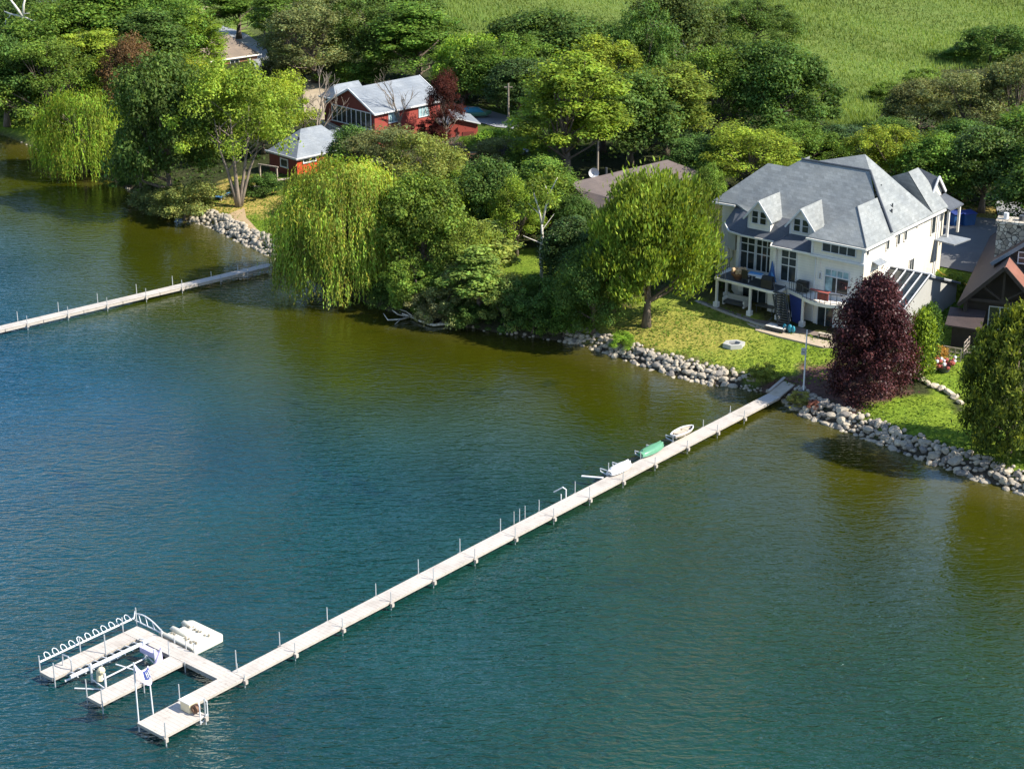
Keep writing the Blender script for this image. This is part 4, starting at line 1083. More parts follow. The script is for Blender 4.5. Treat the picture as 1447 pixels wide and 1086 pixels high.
# rear gable, porch roof and canopy
rg = MB(); rp(rg, [(-3.6, 14.5, 9.2), (-.9, 14.7, 8.8), (-1.0, 16.0, 10.6), (-3.1, 16.0, 11.2)], .12); rp(rg, [(-.9, 17.7, 8.9), (-3.6, 18.0, 9.0), (-3.1, 16.0, 11.2), (-1.0, 16.0, 10.6)], .12)
rp(rg, [(-1.2, 15.3, 8.6), (.75, 15.3, 7.9), (.75, 18.2, 7.9), (-1.2, 18.2, 8.6)], .12)
rg.build('rear_gable_roof', MAT['roof_dark'], big)
rw = MB(); rw.extr([(-1.2, 15.0, 8.3), (-1.2, 17.4, 8.3), (-1.2, 17.4, 9.0), (-1.2, 16.0, 10.35), (-1.2, 15.0, 9.1)], (-2, 0, 0)); rw.box(-3.5, -.9, 14.7, 17.8, -.5, 7.8)
rw.build('rear_wall', MAT['siding'], big)
for yy in (15.6, 17.9): MB().box(.4, .6, yy - .1, yy + .1, 5.2, 7.8).build('porch_column', MAT['trim'], big)
rtm = MB(); rtm.bar((-.92, 14.6, 8.85), (-.92, 16.0, 10.65), .1, .24); rtm.bar((-.92, 17.75, 8.9), (-.92, 16.0, 10.65), .1, .24)
rtm.build('gable_trim', MAT['whitepaint'], big)
MB().bar((-2.1, 14.72, 9.2), (-2.25, 15.0, 9.95), .22, .3).bar((-2.1, 14.72, 9.2), (-1.6, 14.9, 9.5), .2, .3).build('snow_guard', MAT['whitepaint'], big)
cn = MB(); cn.slab([(.02, 14.0, 5.3), (.02, 16.4, 5.3), (2.3, 16.9, 5.1), (1.9, 14.2, 5.1)], .12); cn.build('door_canopy', MAT['roof_light'], big)
# glazed lean-to on the right wall
sx0, sx1 = .02, 3.9
e = MB(); e.extr([(3.9, .35, -.8), (3.9, 11, -.8), (3.9, 11, 2.55), (3.9, 4.9, 4.75), (3.9, .35, 3.0)], (-.14, 0, 0)); e.box(.05, 3.78, 10.86, 11, -.8, 2.5); e.box(.05, 3.78, .35, .49, -.8, 2.2)
en = e.build('sunroom_wall', MAT['grey_and_shaded'], big)  # white wall; the neighbouring house's shadow is put into this grey
gl = MB(); gl.slab([(sx0, .2, 3.0), (4.0, .2, 3.0), (4.0, 4.9, 4.88), (sx0, 4.9, 4.88)], .05); gl.build('glass_roof', MAT['glass_roof'] if 'glass_roof' in MAT else MAT['glass'], big)
rr_ = MB(); rr_.slab([(sx0, 4.95, 4.92), (4.15, 4.95, 4.92), (4.15, 11.25, 2.6), (sx0, 11.25, 2.6)], .12); rr_.build('sunroom_roof', MAT['roof_light'], big)
ba_ = MB()
for x in (.1, .85, 1.65, 2.45, 3.2, 3.92): ba_.bar((x, .15, 3.06), (x, 4.92, 4.97), .09, .09)
ba_.bar((sx0, .2, 3.04), (4.1, .2, 3.04), .1, .1); ba_.bar((sx0, 4.95, 5.0), (4.15, 4.95, 5.0), .16, .1); ba_.bar((4.08, 4.9, 4.86), (4.08, 11.2, 2.6), .1, .2)
ba_.build('glazing_bar', MAT['whitepaint'], big)
ad = MB(); ad.box(3.905, 3.93, 3.6, 5.6, -.8, 2.1); ad.box(3.905, 3.93, 3.0, 3.6, -.8, 1.4)
ad.tube([(3.93, 4.6 + 1.0 * math.cos(a), 1.9 + .35 * math.sin(a)) for a in [math.pi * i / 8 for i in range(9)]], .06, 5)
ad.build('arched_opening', MAT['charcoal'], big)
# deck
dk = MB(); DZ = 2.8
dk.slab([(-14.1, -1.3, DZ), (-8.3, -1.75, DZ), (-7.4, -1.7, DZ), (-7.4, .25, DZ), (-9.4, .25, DZ), (-9.4, 1.75, DZ), (-13.9, 1.75, DZ), (-14.6, 2.2, DZ)], .22)
arc = [(-4.9 + 3.9 * q, -1.55 - .55 * math.sin(math.pi * q), DZ) for q in [i / 8 for i in range(9)]]
dk.slab([(-7.0, -.4, DZ), (-5.2, -1.2, DZ)] + arc + [(-.9, -.02, DZ), (-7.0, .25, DZ)], .3)
dk.build('deck', MAT['trim'], big)
fl = MB(); fl.slab([(-14.0, -1.15, DZ + .03), (-8.3, -1.6, DZ + .03), (-7.5, -1.55, DZ + .03), (-7.5, .2, DZ + .03), (-9.5, .2, DZ + .03), (-9.5, 1.7, DZ + .03), (-13.8, 1.7, DZ + .03)], .02); fl.build('deck_floor', MAT['charcoal'], big)
for x, y in ((-13.9, -1.1), (-10.2, -1.45), (-5.0, -1.2), (-14.6, 1.8), (-7.6, -.9)):
    MB().box(x - .1, x + .1, y - .1, y + .1, -.1, DZ - .2).box(x - .22, x + .22, y - .22, y + .22, -.1, .45).build('deck_post', MAT['trim'], big)
def rail(a, b, n, z0=DZ, rl=None):
    own = rl is None; rl = rl or MB(); a = Vector(a); b = Vector(b)
    rl.bar((a.x, a.y, z0 + .95), (b.x, b.y, z0 + .95), .06, .06); rl.bar((a.x, a.y, z0 + .12), (b.x, b.y, z0 + .12), .04, .04)
    for i in range(n + 1):
        p = a.lerp(b, i / n); rl.bar((p.x, p.y, z0), (p.x, p.y, z0 + .95), .035, .035)
    if own: rl.build('railing', MAT['charcoal'], big)
rail((-14.5, 2.0), (-14.05, -1.25), 7); rail((-14.05, -1.25), (-12.9, -1.4), 6); rail((-6.9, -.4), (-5.2, -1.15), 6)
rl = MB()
for i in range(8): rail(arc[i][:2], arc[i + 1][:2], 1, DZ, rl)
rl.build('railing', MAT['charcoal'], big)
st = MB()   # winding stair from deck to patio
for i in range(15):
    f = i / 14; x = -7.2 + 1.5 * f; y = -1.6 - 1.5 * f; z = DZ - (DZ - .15) * f
    st.box(x - .55, x + .55, y - .18, y + .14, z - .06, z)
st.bar((-7.85, -1.6, DZ - .2), (-6.3, -3.0, 0.0), .06, .25); st.bar((-6.65, -1.6, DZ - .2), (-5.2, -3.0, 0.0), .06, .25)
st.bar((-7.85, -1.6, DZ + .8), (-6.3, -3.0, 0.95), .05, .05); st.bar((-6.65, -1.6, DZ + .8), (-5.2, -3.0, 0.95), .05, .05)
st.build('staircase', MAT['charcoal'], big)
sc_ = MB(); sc_.extr([(-6.3, -.6, .0), (-5.3, -1.0, .0), (-5.3, -1.0, 2.7), (-6.9, -.4, 2.7)], (0, .1, 0)); sc_.build('shade_screen', MAT['navy'], big)

# things on and under the deck (each stands for itself)
def on_big(x, y, z=0.0):
    v = big.matrix_basis @ Vector((x, y, z)); return v
def place(name, x, y, z, label, cat, rz=0.0, group=None):
    v = on_big(x, y, z); o = empty(name, v, R_(-37.5) + rz); tag(o, label, cat, group); return o
def umbrella_closed(): pass
bw = place('planter_bowl', -12.1, -.55, DZ + .03, 'round dark bowl planter with tan flowers at the left end of the deck', 'planter')
MB().tube([(0, 0, 0), (0, 0, .08), (0, 0, .45), (0, 0, .62)], [.3, .3, .62, .68], 14).build('bowl', MAT['timber_mid'], bw)
m = MB(); rn = random.Random(3)
for i in range(26): m.blob((rn.uniform(-.6, .6), rn.uniform(-.5, .5), .68 + rn.uniform(0, .28)), rn.uniform(.1, .2), 6, 4)
m.build('flowers', M_plain('tan_flowers', (0.55, 0.38, 0.22), .8, .4, 5), bw)
def chair(x, y, z, rz, label, mat='black', frame='charcoal'):
    c = place('chair', x, y, z, label, 'chair', rz)
    MB().box(-.3, .3, -.3, .3, .38, .46).build('seat', MAT[mat], c)
    MB().extr([(-.3, .26, .46), (.3, .26, .46), (.3, .38, 1.25), (-.3, .38, 1.25)], (0, .05, 0)).build('backrest', MAT[mat], c)
    for sx_ in (-.27, .27):
        for sy_ in (-.27, .27): MB().box(sx_ - .02, sx_ + .02, sy_ - .02, sy_ + .02, 0, .38).build('leg', MAT[frame], c)
    return c
chair(-11.0, -.9, DZ + .03, math.pi, 'dark wicker chair on the deck between bowl planter and white table')
tb = place('table', -10.0, -.35, DZ + .03, 'long deck table under a blue and white cover', 'table', .1)
MB().slab([(-1.0, -.45, .75), (1.0, -.45, .75), (1.0, .45, .75), (-1.0, .45, .75)], .06).build('tabletop', MAT['whitepaint'], tb)
MB().slab([(-1.06, -.1, .79), (.2, -.1, .79), (.2, .5, .79), (-1.06, .5, .79)], .03).build('blue_cover', MAT['skyblue'], tb)
for sx_ in (-.85, .85):
    for sy_ in (-.35, .35): MB().box(sx_ - .03, sx_ + .03, sy_ - .03, sy_ + .03, 0, .69).build('leg', MAT['whitepaint'], tb)
um = place('parasol', -8.8, -.3, DZ + .03, 'folded blue parasol standing on the deck', 'parasol')
MB().tube([(0, 0, 0), (0, 0, 2.3)], .03, 6).build('pole', MAT['whitepaint'], um)
MB().tube([(0, 0, .5), (0, 0, .8), (.05, 0, 1.4), (0, 0, 2.25)], [.42, .36, .2, .04], 9).build('canopy', MAT['blue'], um)
MB().extr([(.1, -.35, .55), (.75, -.4, .5), (.15, -.3, 1.35)], (0, .05, 0)).build('flap', MAT['skyblue'], um)
gr = place('grill', -8.6, -1.25, DZ + .03, 'black box grill at the front edge of the deck', 'grill')
MB().box(-.55, .55, -.3, .3, 0, .85).build('cabinet', MAT['black'], gr, bevel=.03); MB().extr([(-.52, -.28, .86), (-.52, .28, .86), (-.52, .2, 1.12), (-.52, -.12, 1.12)], (1.04, 0, 0)).build('lid', MAT['black'], gr)
MB().box(-1.15, -.57, -.28, .28, .82, .88).build('side_shelf', MAT['whitepaint'], gr)
g2 = place('grill', -5.6, -.35, DZ, 'black square grill against the cream wall beside the tall window', 'grill')
MB().box(-.5, .5, -.25, .25, .1, .9).build('cabinet', MAT['black'], g2, bevel=.02); MB().box(-.52, .52, -.27, .27, .92, 1.05).build('lid', MAT['black'], g2, bevel=.02)
tw = place('towel', -3.2, -1.55, DZ + .75, 'faded red towel hanging over the curved deck railing', 'towel')
MB().slab([(-1.0, -.25, .2), (.9, -.3, .2), (.9, .15, .22), (-1.0, .15, .22)], .03).slab([(-.1, -.36, .2), (.95, -.36, .2), (.95, -.3, .2), (-.1, -.3, .2)], .7).build('cloth', MAT['redcloth'], tw)
sf = place('sofa', -12.6, .1, -.0, 'white-armed garden sofa in the shade under the deck', 'sofa')
MB().box(-1.1, 1.1, -.4, .4, .2, .45).build('seat', MAT['charcoal'], sf); MB().box(-1.1, 1.1, .3, .45, .45, .95).build('backrest', MAT['grey_and_shaded'], sf)
for sx_ in (-1.15, 1.0): MB().box(sx_, sx_ + .15, -.4, .45, .05, .7).build('armrest', MAT['trim'], sf)
dt = place('table', -9.3, .0, 0, 'dark dining table in the shade under the deck', 'table')
MB().box(-.9, .9, -.5, .5, .68, .75).build('tabletop', MAT['charcoal'], dt)
for sx_ in (-.8, .8):
    for sy_ in (-.4, .4): MB().box(sx_ - .03, sx_ + .03, sy_ - .03, sy_ + .03, 0, .68).build('leg', MAT['charcoal'], dt)
bk_ = place('beach_toy', -5.3, -3.1, -.1, 'teal plastic paddle toys leaning beside the dark patio steps', 'toy')
for dx, rr in ((-.35, .3), (.15, .34), (.5, .26)): MB().blob((dx, 0, .38), rr, 12, 8, (.7, .5, 1.2)).build('float', MAT['teal'], bk_, True)
ph = place('lounge_chair', -6.4, -3.2, -.02, 'dark slatted lounge seat standing on the sandy path', 'seat')
m = MB()
for i in range(5): m.box(-.95, .95, -.5 + .24 * i, -.34 + .24 * i, .28 - .02 * i, .33 - .02 * i)
m.build('slats', MAT['trim'], ph); MB().box(-.95, .95, -.5, .62, .05, .22).build('base', MAT['charcoal'], ph)
for q in (-.9, .9): MB().bar((q, -.5, .3), (q, .75, .75), .06, .06).build('armrest', MAT['charcoal'], ph)
bn = place('bench', -1.9, -2.6, -.1, 'pink-grey bench beside the patio door next to the purple tree', 'bench')
MB().box(-.7, .7, -.2, .2, .4, .46).build('seat', MAT['patio_edge'], bn)
for q in (-.6, .6): MB().box(q - .05, q + .05, -.18, .18, 0, .4).build('leg', MAT['patio_edge'], bn)

# patio and sand path
def on_h(pts, z): return [tuple(on_big(x, y, z)) for x, y in pts]
tag(MB().slab(on_h([(-16.2, -.7), (-12, -2.0), (-9.0, -2.75), (-6.0, -3.0), (-4.6, -2.8), (.5, -2.2), (.5, 2), (-16, 4)], -.02), .9).build('patio', MAT['patio']), kind='structure')
tag(MB().slab(on_h([(-16.3, -1.0), (-12.05, -2.3), (-9.0, -3.05), (-6.0, -3.3), (-6.0, -2.98), (-9.0, -2.73), (-12, -1.98), (-16.2, -.68)], .02), .95).build('patio_border', MAT['patio_edge']), kind='structure')
tag(MB().slab(on_h([(-9.6, -3.06), (-8.9, -3.6), (-8.2, -3.7), (-7.9, -4.3), (-6.6, -4.4), (-5.6, -4.5), (-1.0, -4.6), (.8, -3.4), (.5, -2.1), (-4.6, -2.7), (-6.0, -3.28)], -.10), .9).build('sand_path', MAT['sandpath']), kind='structure')

# ------------------------------------------------------------------ other buildings
def bld(ex, ey, wall_h, z0, rot, label, name='house', cat='house'):
    """origin on the ground under the eave corner seen at (ex, ey)"""
    X, Y = G(ex, ey, z0 + wall_h)
    o = empty(name, (X, Y, z0), R_(rot)); tag(o, label, cat); return o

red = bld(529, 157.5, 5.0, 2.7, 45, 'red two-storey house with grey gable roof and a glazed white porch')
MB().extr([(.3, .3, -1), (.3, 8.8, -1), (.3, 8.8, 4.8), (.3, 4.55, 6.9), (.3, .3, 4.8)], (10.6, 0, 0)).build('wall', MAT['red'], red)
MB().box(.22, .29, .3, 8.8, -1, 2.5).box(.22, .29, .3, .6, 2.5, 4.6).extr([(.22, .5, 4.75), (.22, 8.6, 4.75), (.22, 4.55, 6.75)], (.07, 0, 0)).build('shaded_gable_skin', MAT['dkred_shade'], red)  # darker red skin on the gable end: its shade put into colour
m = MB(); gable_roof(m, .3, 10.9, .3, 8.8, 4.85, 2.2, 'x', .35, .14); m.build('roof', MAT['roof_light'], red)
m = MB(); m.bar((-.1, -.1, 4.6), (11.3, -.1, 4.6), .1, .2); m.bar((-.1, -.1, 4.62), (-.1, 4.55, 7.0), .1, .2); m.bar((-.1, 9.2, 4.62), (-.1, 4.55, 7.0), .1, .2); m.bar((11.3, -.1, 4.62), (11.3, 4.55, 7.0), .1, .2)
m.build('fascia', MAT['whitepaint'], red)
window(red, 'w', .9, 8.0, 2.7, 4.55, .21, 8, 1, .1, 'glass'); window(red, 'w', 1.8, 3.2, 1.3, 2.6, .21, 2, 1, .1, 'glass', name='porch_door')
window(red, 'x', 2.5, 4.0, 3.2, 4.35, .29, 2, 1, .1, 'glass_blue'); window(red, 'x', 7.3, 8.9, 3.1, 4.5, .29, 3, 1, .06, 'glass_blue')
MB().slab([(-1.8, 2.4, 1.15), (.2, 1.2, 1.15), (.2, 9, 2.4), (-1.8, 9, 2.4)], .12).build('porch_landing', MAT['woodpole'], red)
m = MB(); m.bar((-1.8, 2.4, 2.1), (-1.8, 9, 3.1), .07, .07)
for i in range(8): m.bar((-1.8, 2.4 + .94 * i, 1.2 + .17 * i), (-1.8, 2.4 + .94 * i, 2.1 + .15 * i), .05, .05)
m.build('railing', MAT['whitepaint'], red)
m = MB(); gable_roof(m, .9, 5.5, 8.0, 11.0, 5.2, 1.3, 'x', .2, .14, 1.0); m.build('rear_roof', MAT['roof_light'], red)
MB().box(1.2, 5.3, 8.85, 10.8, -1, 5.0).build('rear_wall', MAT['dkred_shade'], red)
MB().bar((.66, 7.8, 5.05), (.66, 11.2, 5.05), .1, .16).build('rear_fascia', MAT['whitepaint'], red)

cot = bld(418.8, 222, 2.6, 2.1, 44, 'small red cottage with a pale grey hipped roof left of the large willow', 'cottage', 'cottage')
MB().box(.3, 7.6, .3, 5.5, -1, 2.45).build('wall', MAT['red_sunlit'], cot); MB().box(.24, .295, .3, 5.5, -1, 2.45).build('shaded_side_skin', MAT['dkred_shade'], cot)  # long wall brighter, side skin darker: sun and shade painted as two reds
m = MB(); gable_roof(m, .3, 8.0, .3, 5.4, 2.6, 2.3, 'x', .35, .12, 3.0, 2.4); m.build('roof', MAT['roof_light'], cot)
MB().slab([(6.6, 2.2, 2.8), (11.3, 1.0, 2.55), (12.0, 4.2, 2.7), (10.5, 6.6, 2.95), (6.6, 6.6, 3.1)], .14).build('lean_to_roof', MAT['roof_light'], cot); MB().box(7.7, 10.8, 2.4, 6.0, -1, 2.5).build('lean_to_wall', MAT['dkred_shade'], cot)
m = MB(); m.bar((-.1, -.1, 2.38), (8.4, -.1, 2.38), .08, .16); m.bar((-.1, -.1, 2.38), (-.1, 5.8, 2.38), .08, .16); m.build('fascia', MAT['whitepaint'], cot)
window(cot, 'x', 1.2, 2.9, 1.7, 2.15, .29, 2, 1, .12); window(cot, 'x', 4.9, 6.2, 1.7, 2.15, .29, 2, 1, .12); window(cot, 'w', 2.0, 3.2, 1.0, 1.8, .23, 1, 1, .14)
MB().box(3.5, 4.1, .2, .28, -.6, 1.5).tube([(3.8, .27, 1.5), (3.8, .2, 1.5)], .3, 12).build('arched_door', MAT['dkred_shade'], cot)
MB().tube([(1.9, 1.9, 3.5), (1.9, 1.9, 4.3)], .12, 6).build('roof_vent', MAT['charcoal'], cot)

shed = bld(629, 177, 2.5, 2.7, 15, 'small dark red shed with white-edged roof beside the red maple', 'shed', 'shed')
MB().extr([(0, .2, -.6), (4.1, .2, -.6), (4.1, .2, 2.45), (1.6, .2, 3.15), (0, .2, 2.45)], (0, 4.8, 0)).build('wall', MAT['red'], shed)
MB().slab([(-.3, -.05, 2.4), (-.3, 5.2, 2.4), (1.6, 5.2, 3.25), (1.6, -.05, 3.25)][::-1], .1).slab([(4.4, -.05, 2.5), (4.4, 5.2, 2.5), (1.6, 5.2, 3.25), (1.6, -.05, 3.25)], .1).build('roof', MAT['roof_light'], shed)
MB().bar((-.3, -.1, 2.36), (1.6, -.1, 3.2), .06, .14).bar((4.4, -.1, 2.44), (1.6, -.1, 3.2), .06, .14).build('fascia', MAT['whitepaint'], shed)
MB().box(2.2, 3.6, .13, .19, -.5, 1.5).build('door', MAT['dkred_shade'], shed)

X, Y = G(944, 225.5, 7.4)
brn = empty('house', (X, Y, 2.8), R_(42)); tag(brn, 'low house with a broad taupe brown roof half hidden behind the round maple', 'house')
MB().box(-14.5, 3.0, -5, 5, -1, 2.5).box(-16.5, -11.5, -7.5, 3, -1, 2.35).build('wall', MAT['brick'], brn)
m = MB(); gable_roof(m, -15, 3.4, -5.2, 5.2, 2.6, 2.0, 'x', .4, .14, 1.0, 3.9); m.build('roof', MAT['roof_taupe'], brn)
m = MB(); gable_roof(m, -17, -11.2, -8, 4, 2.55, 1.5, 'y', .3, .14, 3, 0); m.build('wing_roof', MAT['roof_taupe'], brn)
MB().tube([(-9, .3, 4.4), (-9, .3, 5.2)], .12, 6).build('roof_vent', MAT['charcoal'], brn)
window(brn, 'x', -9, -7.4, .8, 2.0, -5.01, 2, 1)
X, Y = G(839, 240, 7.0); ds = empty('satellite_dish', (X, Y, 5.0)); tag(ds, 'white round satellite dish on a short mast behind the left end of the taupe roof', 'satellite dish')
MB().tube([(0, 0, -3), (0, 0, 1.6)], .05, 6).build('mast', MAT['charcoal'], ds)
m = MB()
ring = lambda r, d: [(r * math.cos(2 * math.pi * k / 18), -.15 - d, 1.75 + r * math.sin(2 * math.pi * k / 18)) for k in range(18)]
m.add([(0, 0, 1.75)] + ring(.28, .05) + ring(.55, .2), [(0, 1 + (k + 1) % 18, 1 + k) for k in range(18)] + [(1 + k, 1 + (k + 1) % 18, 19 + (k + 1) % 18, 19 + k) for k in range(18)])
m.build('dish', MAT['whitepaint'], ds, True); MB().bar((0, -.1, 1.3), (0, -.7, 1.7), .04, .04).blob((0, -.72, 1.72), .08, 8, 5).build('receiver', MAT['charcoal'], ds)

brick = bld(318, 81, 2.7, 2.0, 40, 'brick house with a tan roof at the end of the curving road')
MB().box(-6, 5.6, .3, 8, -1, 2.5).build('wall', MAT['brick'], brick)
m = MB(); gable_roof(m, -6, 5.6, .3, 9.5, 2.6, 2.2, 'x', .4, .14, 0, 2.2); m.build('roof', MAT['roof_tan'], brick)
MB().bar((-6.4, -.15, 2.4), (6.1, -.15, 2.4), .08, .2).build('fascia', MAT['trim'], brick)
window(brick, 'x', 1.0, 2.4, .9, 2.0, .29, 2, 1); MB().box(4.0, 5.0, .2, .28, -.5, 2.0).build('door', MAT['timber_mid'], brick)
for x_ in (5.9, 3.2): MB().box(x_ - .08, x_ + .08, -1.6, -1.44, -.8, 2.3).build('porch_post', MAT['trim'], brick)
gar = bld(350, 122, 2.3, 2.0, 42, 'small flat-roofed garage with a pale gravel roof below the brick house', 'garage', 'garage')
MB().box(0, 5.5, 0, 5.5, -1, 2.1).build('wall', MAT['brick'], gar); MB().slab([(-.3, -.3, 2.3), (5.8, -.3, 2.3), (5.8, 5.8, 2.4), (-.3, 5.8, 2.4)], .18).build('roof', MAT['tanyard'], gar)
MB().box(1.2, 4.2, -.06, -.01, -.6, 1.8).build('garage_door', MAT['trim'], gar)
far_ = bld(-6, 22, 3, 2, 35, 'grey-roofed house cut off by the top left corner')
MB().box(0, 11, 0, 9, -1, 2.9).build('wall', MAT['grey_and_shaded'], far_); m = MB(); gable_roof(m, 0, 11, 0, 9, 3, 2.4, 'x', .5, .15); m.build('roof', MAT['roof_light'], far_); window(far_, 'x', 2, 3.6, 1, 2.2, -.01, 2, 1)

# dark timber lodge at the right edge
HZ2 = 2.9
lx, ly = G(1352, 431, HZ2 + 2.7)
lod = empty('house', (lx, ly, HZ2), R_(-21)); tag(lod, 'dark timber house with steep brown roof and stone chimney at the right edge', 'house')
MB().extr([(.5, 1.6, -1.2), (6.9, 1.6, -1.2), (6.9, 1.6, 2.9), (3.7, 1.6, 6.2), (.5, 1.6, 2.9)], (0, 18, 0)).build('wall', MAT['timber'], lod)
MB().extr([(2.4, 3.4, 1), (14, 3.4, 1), (14, 3.4, 3.0), (7.6, 3.4, 9.6), (2.4, 3.4, 5.6)], (0, 12, 0)).build('rear_wall', MAT['timber'], lod)
MB().slab([(0, 0, 2.75), (3.7, -.3, 6.6), (3.7, 19.5, 6.6), (0, 22, 2.75)][::-1], .16).build('roof', MAT['roof_brown'], lod)
MB().slab([(3.7, -.3, 6.6), (7.4, 0, 2.75), (7.4, 2.6, 2.75), (3.7, 2.6, 6.6)][::-1], .16).build('rust_roof', MAT['roof_rust'], lod)
MB().slab([(3.7, 2.62, 6.58), (7.4, 2.62, 2.74), (7.4, 19.5, 2.74), (3.7, 19.5, 6.58)][::-1], .16).slab([(2.2, 3.1, 5.75), (7.6, 3.1, 10.0), (7.6, 16, 10.0), (2.2, 16, 5.75)][::-1], .16).slab([(7.6, 3.1, 10.0), (14.6, 3.1, 2.6), (14.6, 16, 2.6), (7.6, 16, 10.0)][::-1], .16).build('rear_roof', MAT['roof_brown'], lod)
m = MB(); m.bar((.1, -.02, 2.7), (3.7, -.32, 6.5), .16, .3); m.bar((7.3, -.02, 2.7), (3.7, -.32, 6.5), .16, .3); m.bar((.9, .3, 3.3), (6.5, .3, 3.3), .22, .26); m.bar((3.7, .3, 3.3), (3.7, .1, 6.2), .2, .2); m.bar((3.7, .3, 3.4), (1.9, .3, 4.6), .18, .18); m.bar((3.7, .3, 3.4), (5.5, .3, 4.6), .18, .18)
m.build('timber_truss', MAT['timber'], lod)
m = MB(); m.bar((7.6, 3.02, 9.95), (14.6, 3.02, 2.6), .12, .3); m.bar((7.6, 3.02, 9.95), (2.2, 3.02, 5.7), .12, .3); m.build('bargeboard', MAT['roof_light'], lod)
for x_ in (.7, 6.7): MB().box(x_ - .15, x_ + .15, .1, .4, -1.2, 3.3).build('porch_post', MAT['timber'], lod)
MB().slab([(-.6, -1.9, 1.5), (2.4, -2.2, 1.5), (2.4, .6, 2.3), (-.6, .6, 2.3)], .12).build('lower_roof', MAT['roof_brown'], lod)
MB().box(-.1, 2.2, -.9, 1.5, -1.3, 1.5).build('lower_wall', MAT['timber'], lod)
window(lod, 'x', 4.4, 5.1, 6.0, 6.9, 3.38, 1, 2, .09); window(lod, 'x', 2.6, 6.0, .2, 2.4, 1.58, 4, 1, .08)
cx0, cy0 = 2.2, 5.0
chm = MB(); chm.box(cx0, cx0 + 2.6, cy0, cy0 + 1.5, 2, 8.8).box(cx0 - .15, cx0 + 2.75, cy0 - .15, cy0 + 1.65, 8.8, 9.05); chm.build('chimney', MAT['chimney'], lod)
MB().tube([(cx0 + .6, cy0 + .7, 9.05), (cx0 + .6, cy0 + .7, 9.6)], .22, 10).build('chimney_pot', MAT['whitepaint'], lod)
MB().tube([(cx0 + 1.9, cy0 + .7, 9.05), (cx0 + 1.9, cy0 + .7, 9.5)], .22, 10).build('chimney_pot', MAT['charcoal'], lod)
m = MB()
def rail_panel(m, x0, y0, x1, y1, z, n):
    for k in range(n + 1):
        f = k / n; x = x0 + (x1 - x0) * f; y = y0 + (y1 - y0) * f; m.bar((x, y, z), (x, y, z + 1.5), .08, .08)
    for q in (.05, .4, .75, 1.1, 1.5): m.bar((x0, y0, z + q), (x1, y1, z + q), .06, .06)
rail_panel(m, -.3, -3.9, 1.2, -4.2, -1.2, 3); rail_panel(m, 1.3, -3.4, 1.5, -1.6, -.9, 2)
m.bar((1.3, -3.6, -.1), (5.5, -4.8, -.1), .1, .1); m.bar((1.3, -3.6, -.9), (5.5, -4.8, -.9), .1, .1)
m.build('deck_railing', MAT['deadwood'], lod)
MB().slab([(-.6, -4.3, -1.1), (6, -5.4, -1.1), (7, 1.5, -1.0), (-.3, 1.5, -1.0)], .3).build('terrace', MAT['patio'], lod)

# ------------------------------------------------------------------ docks
DO = Vector((*G(345, 957.5, .6), 0)); DA = R_(50.04)
def deck_part(parent, u0, u1, v0, v1, z=.6, th=.16):
    o = MB().box(u0 + .012, u1 - .012, v0, v1, z - .05, z).build('deck_section', MAT['dock'], parent)
    MB().box(u0 + .012, u1 - .012, v0 + .03, v0 + .09, z - th - .05, z - .052).box(u0 + .012, u1 - .012, v1 - .09, v1 - .03, z - th - .05, z - .052).box(u0 + .03, u0 + .1, v0 + .09, v1 - .09, z - th - .05, z - .052).box(u1 - .1, u1 - .03, v0 + .09, v1 - .09, z - th - .05, z - .052).build('side_frame', MAT['dock_trim'], o)
    return o
def post(parent, u, v, h=1.0, r=.035, foot=None):
    p = MB().tube([(u, v, -1.6), (u, v, .6 + h)], r, 7).build('post', MAT['alu'], parent)
    if foot: MB().box(u - .1, u + .1, min(v, v + foot), max(v, v + foot), .28, .52).build('bracket', MAT['dock_trim'], p)
    return p
dock = empty('dock', (DO.x, DO.y, 0), DA); tag(dock, 'long pale dock running from the lawn to the U-shaped landing out in the lake', 'dock')
US = [-7.2, -4.1, 0, 4.03, 8.06, 12.4, 16.4, 20.5, 24.7, 28.9, 33.0, 37.0, 41.0, 45.2, 49.3, 53.1, 58.6]
def UV(px, py, z=.6):
    x, y = G(px, py, z); x -= DO.x; y -= DO.y
    return x * math.cos(DA) + y * math.sin(DA), -x * math.sin(DA) + y * math.cos(DA)
for i in range(len(US) - 1):
    if i == 0:
        deck_part(dock, US[0], US[1], -1.33, .95); continue
    deck_part(dock, US[i], US[i + 1], 0, 1.22 if i > 2 else 1.12)
rn = random.Random(4)
for i, u in enumerate(US[3:-1]):
    post(dock, u, 1.26 if i < 8 else 1.28, rn.uniform(.85, 1.05) if i < 9 else .55, .033, .12); post(dock, u + .02, -.05, rn.uniform(.6, .85) if i < 9 else .5, .03, -.2)
post(dock, .55, 1.28, 1.15); post(dock, .2, .8, .6, .025); post(dock, -.02, -.05, .25, .035, -.2); post(dock, -4.0, 1.05, 1.0)
for u, h in ((26.2, .95), (26.8, .95), (27.4, .95)): post(dock, u, 1.3, h, .028)
post(dock, -7.1, -1.42, .9, .04, -.12); post(dock, -4.2, -1.4, 1.1, .045, -.15)
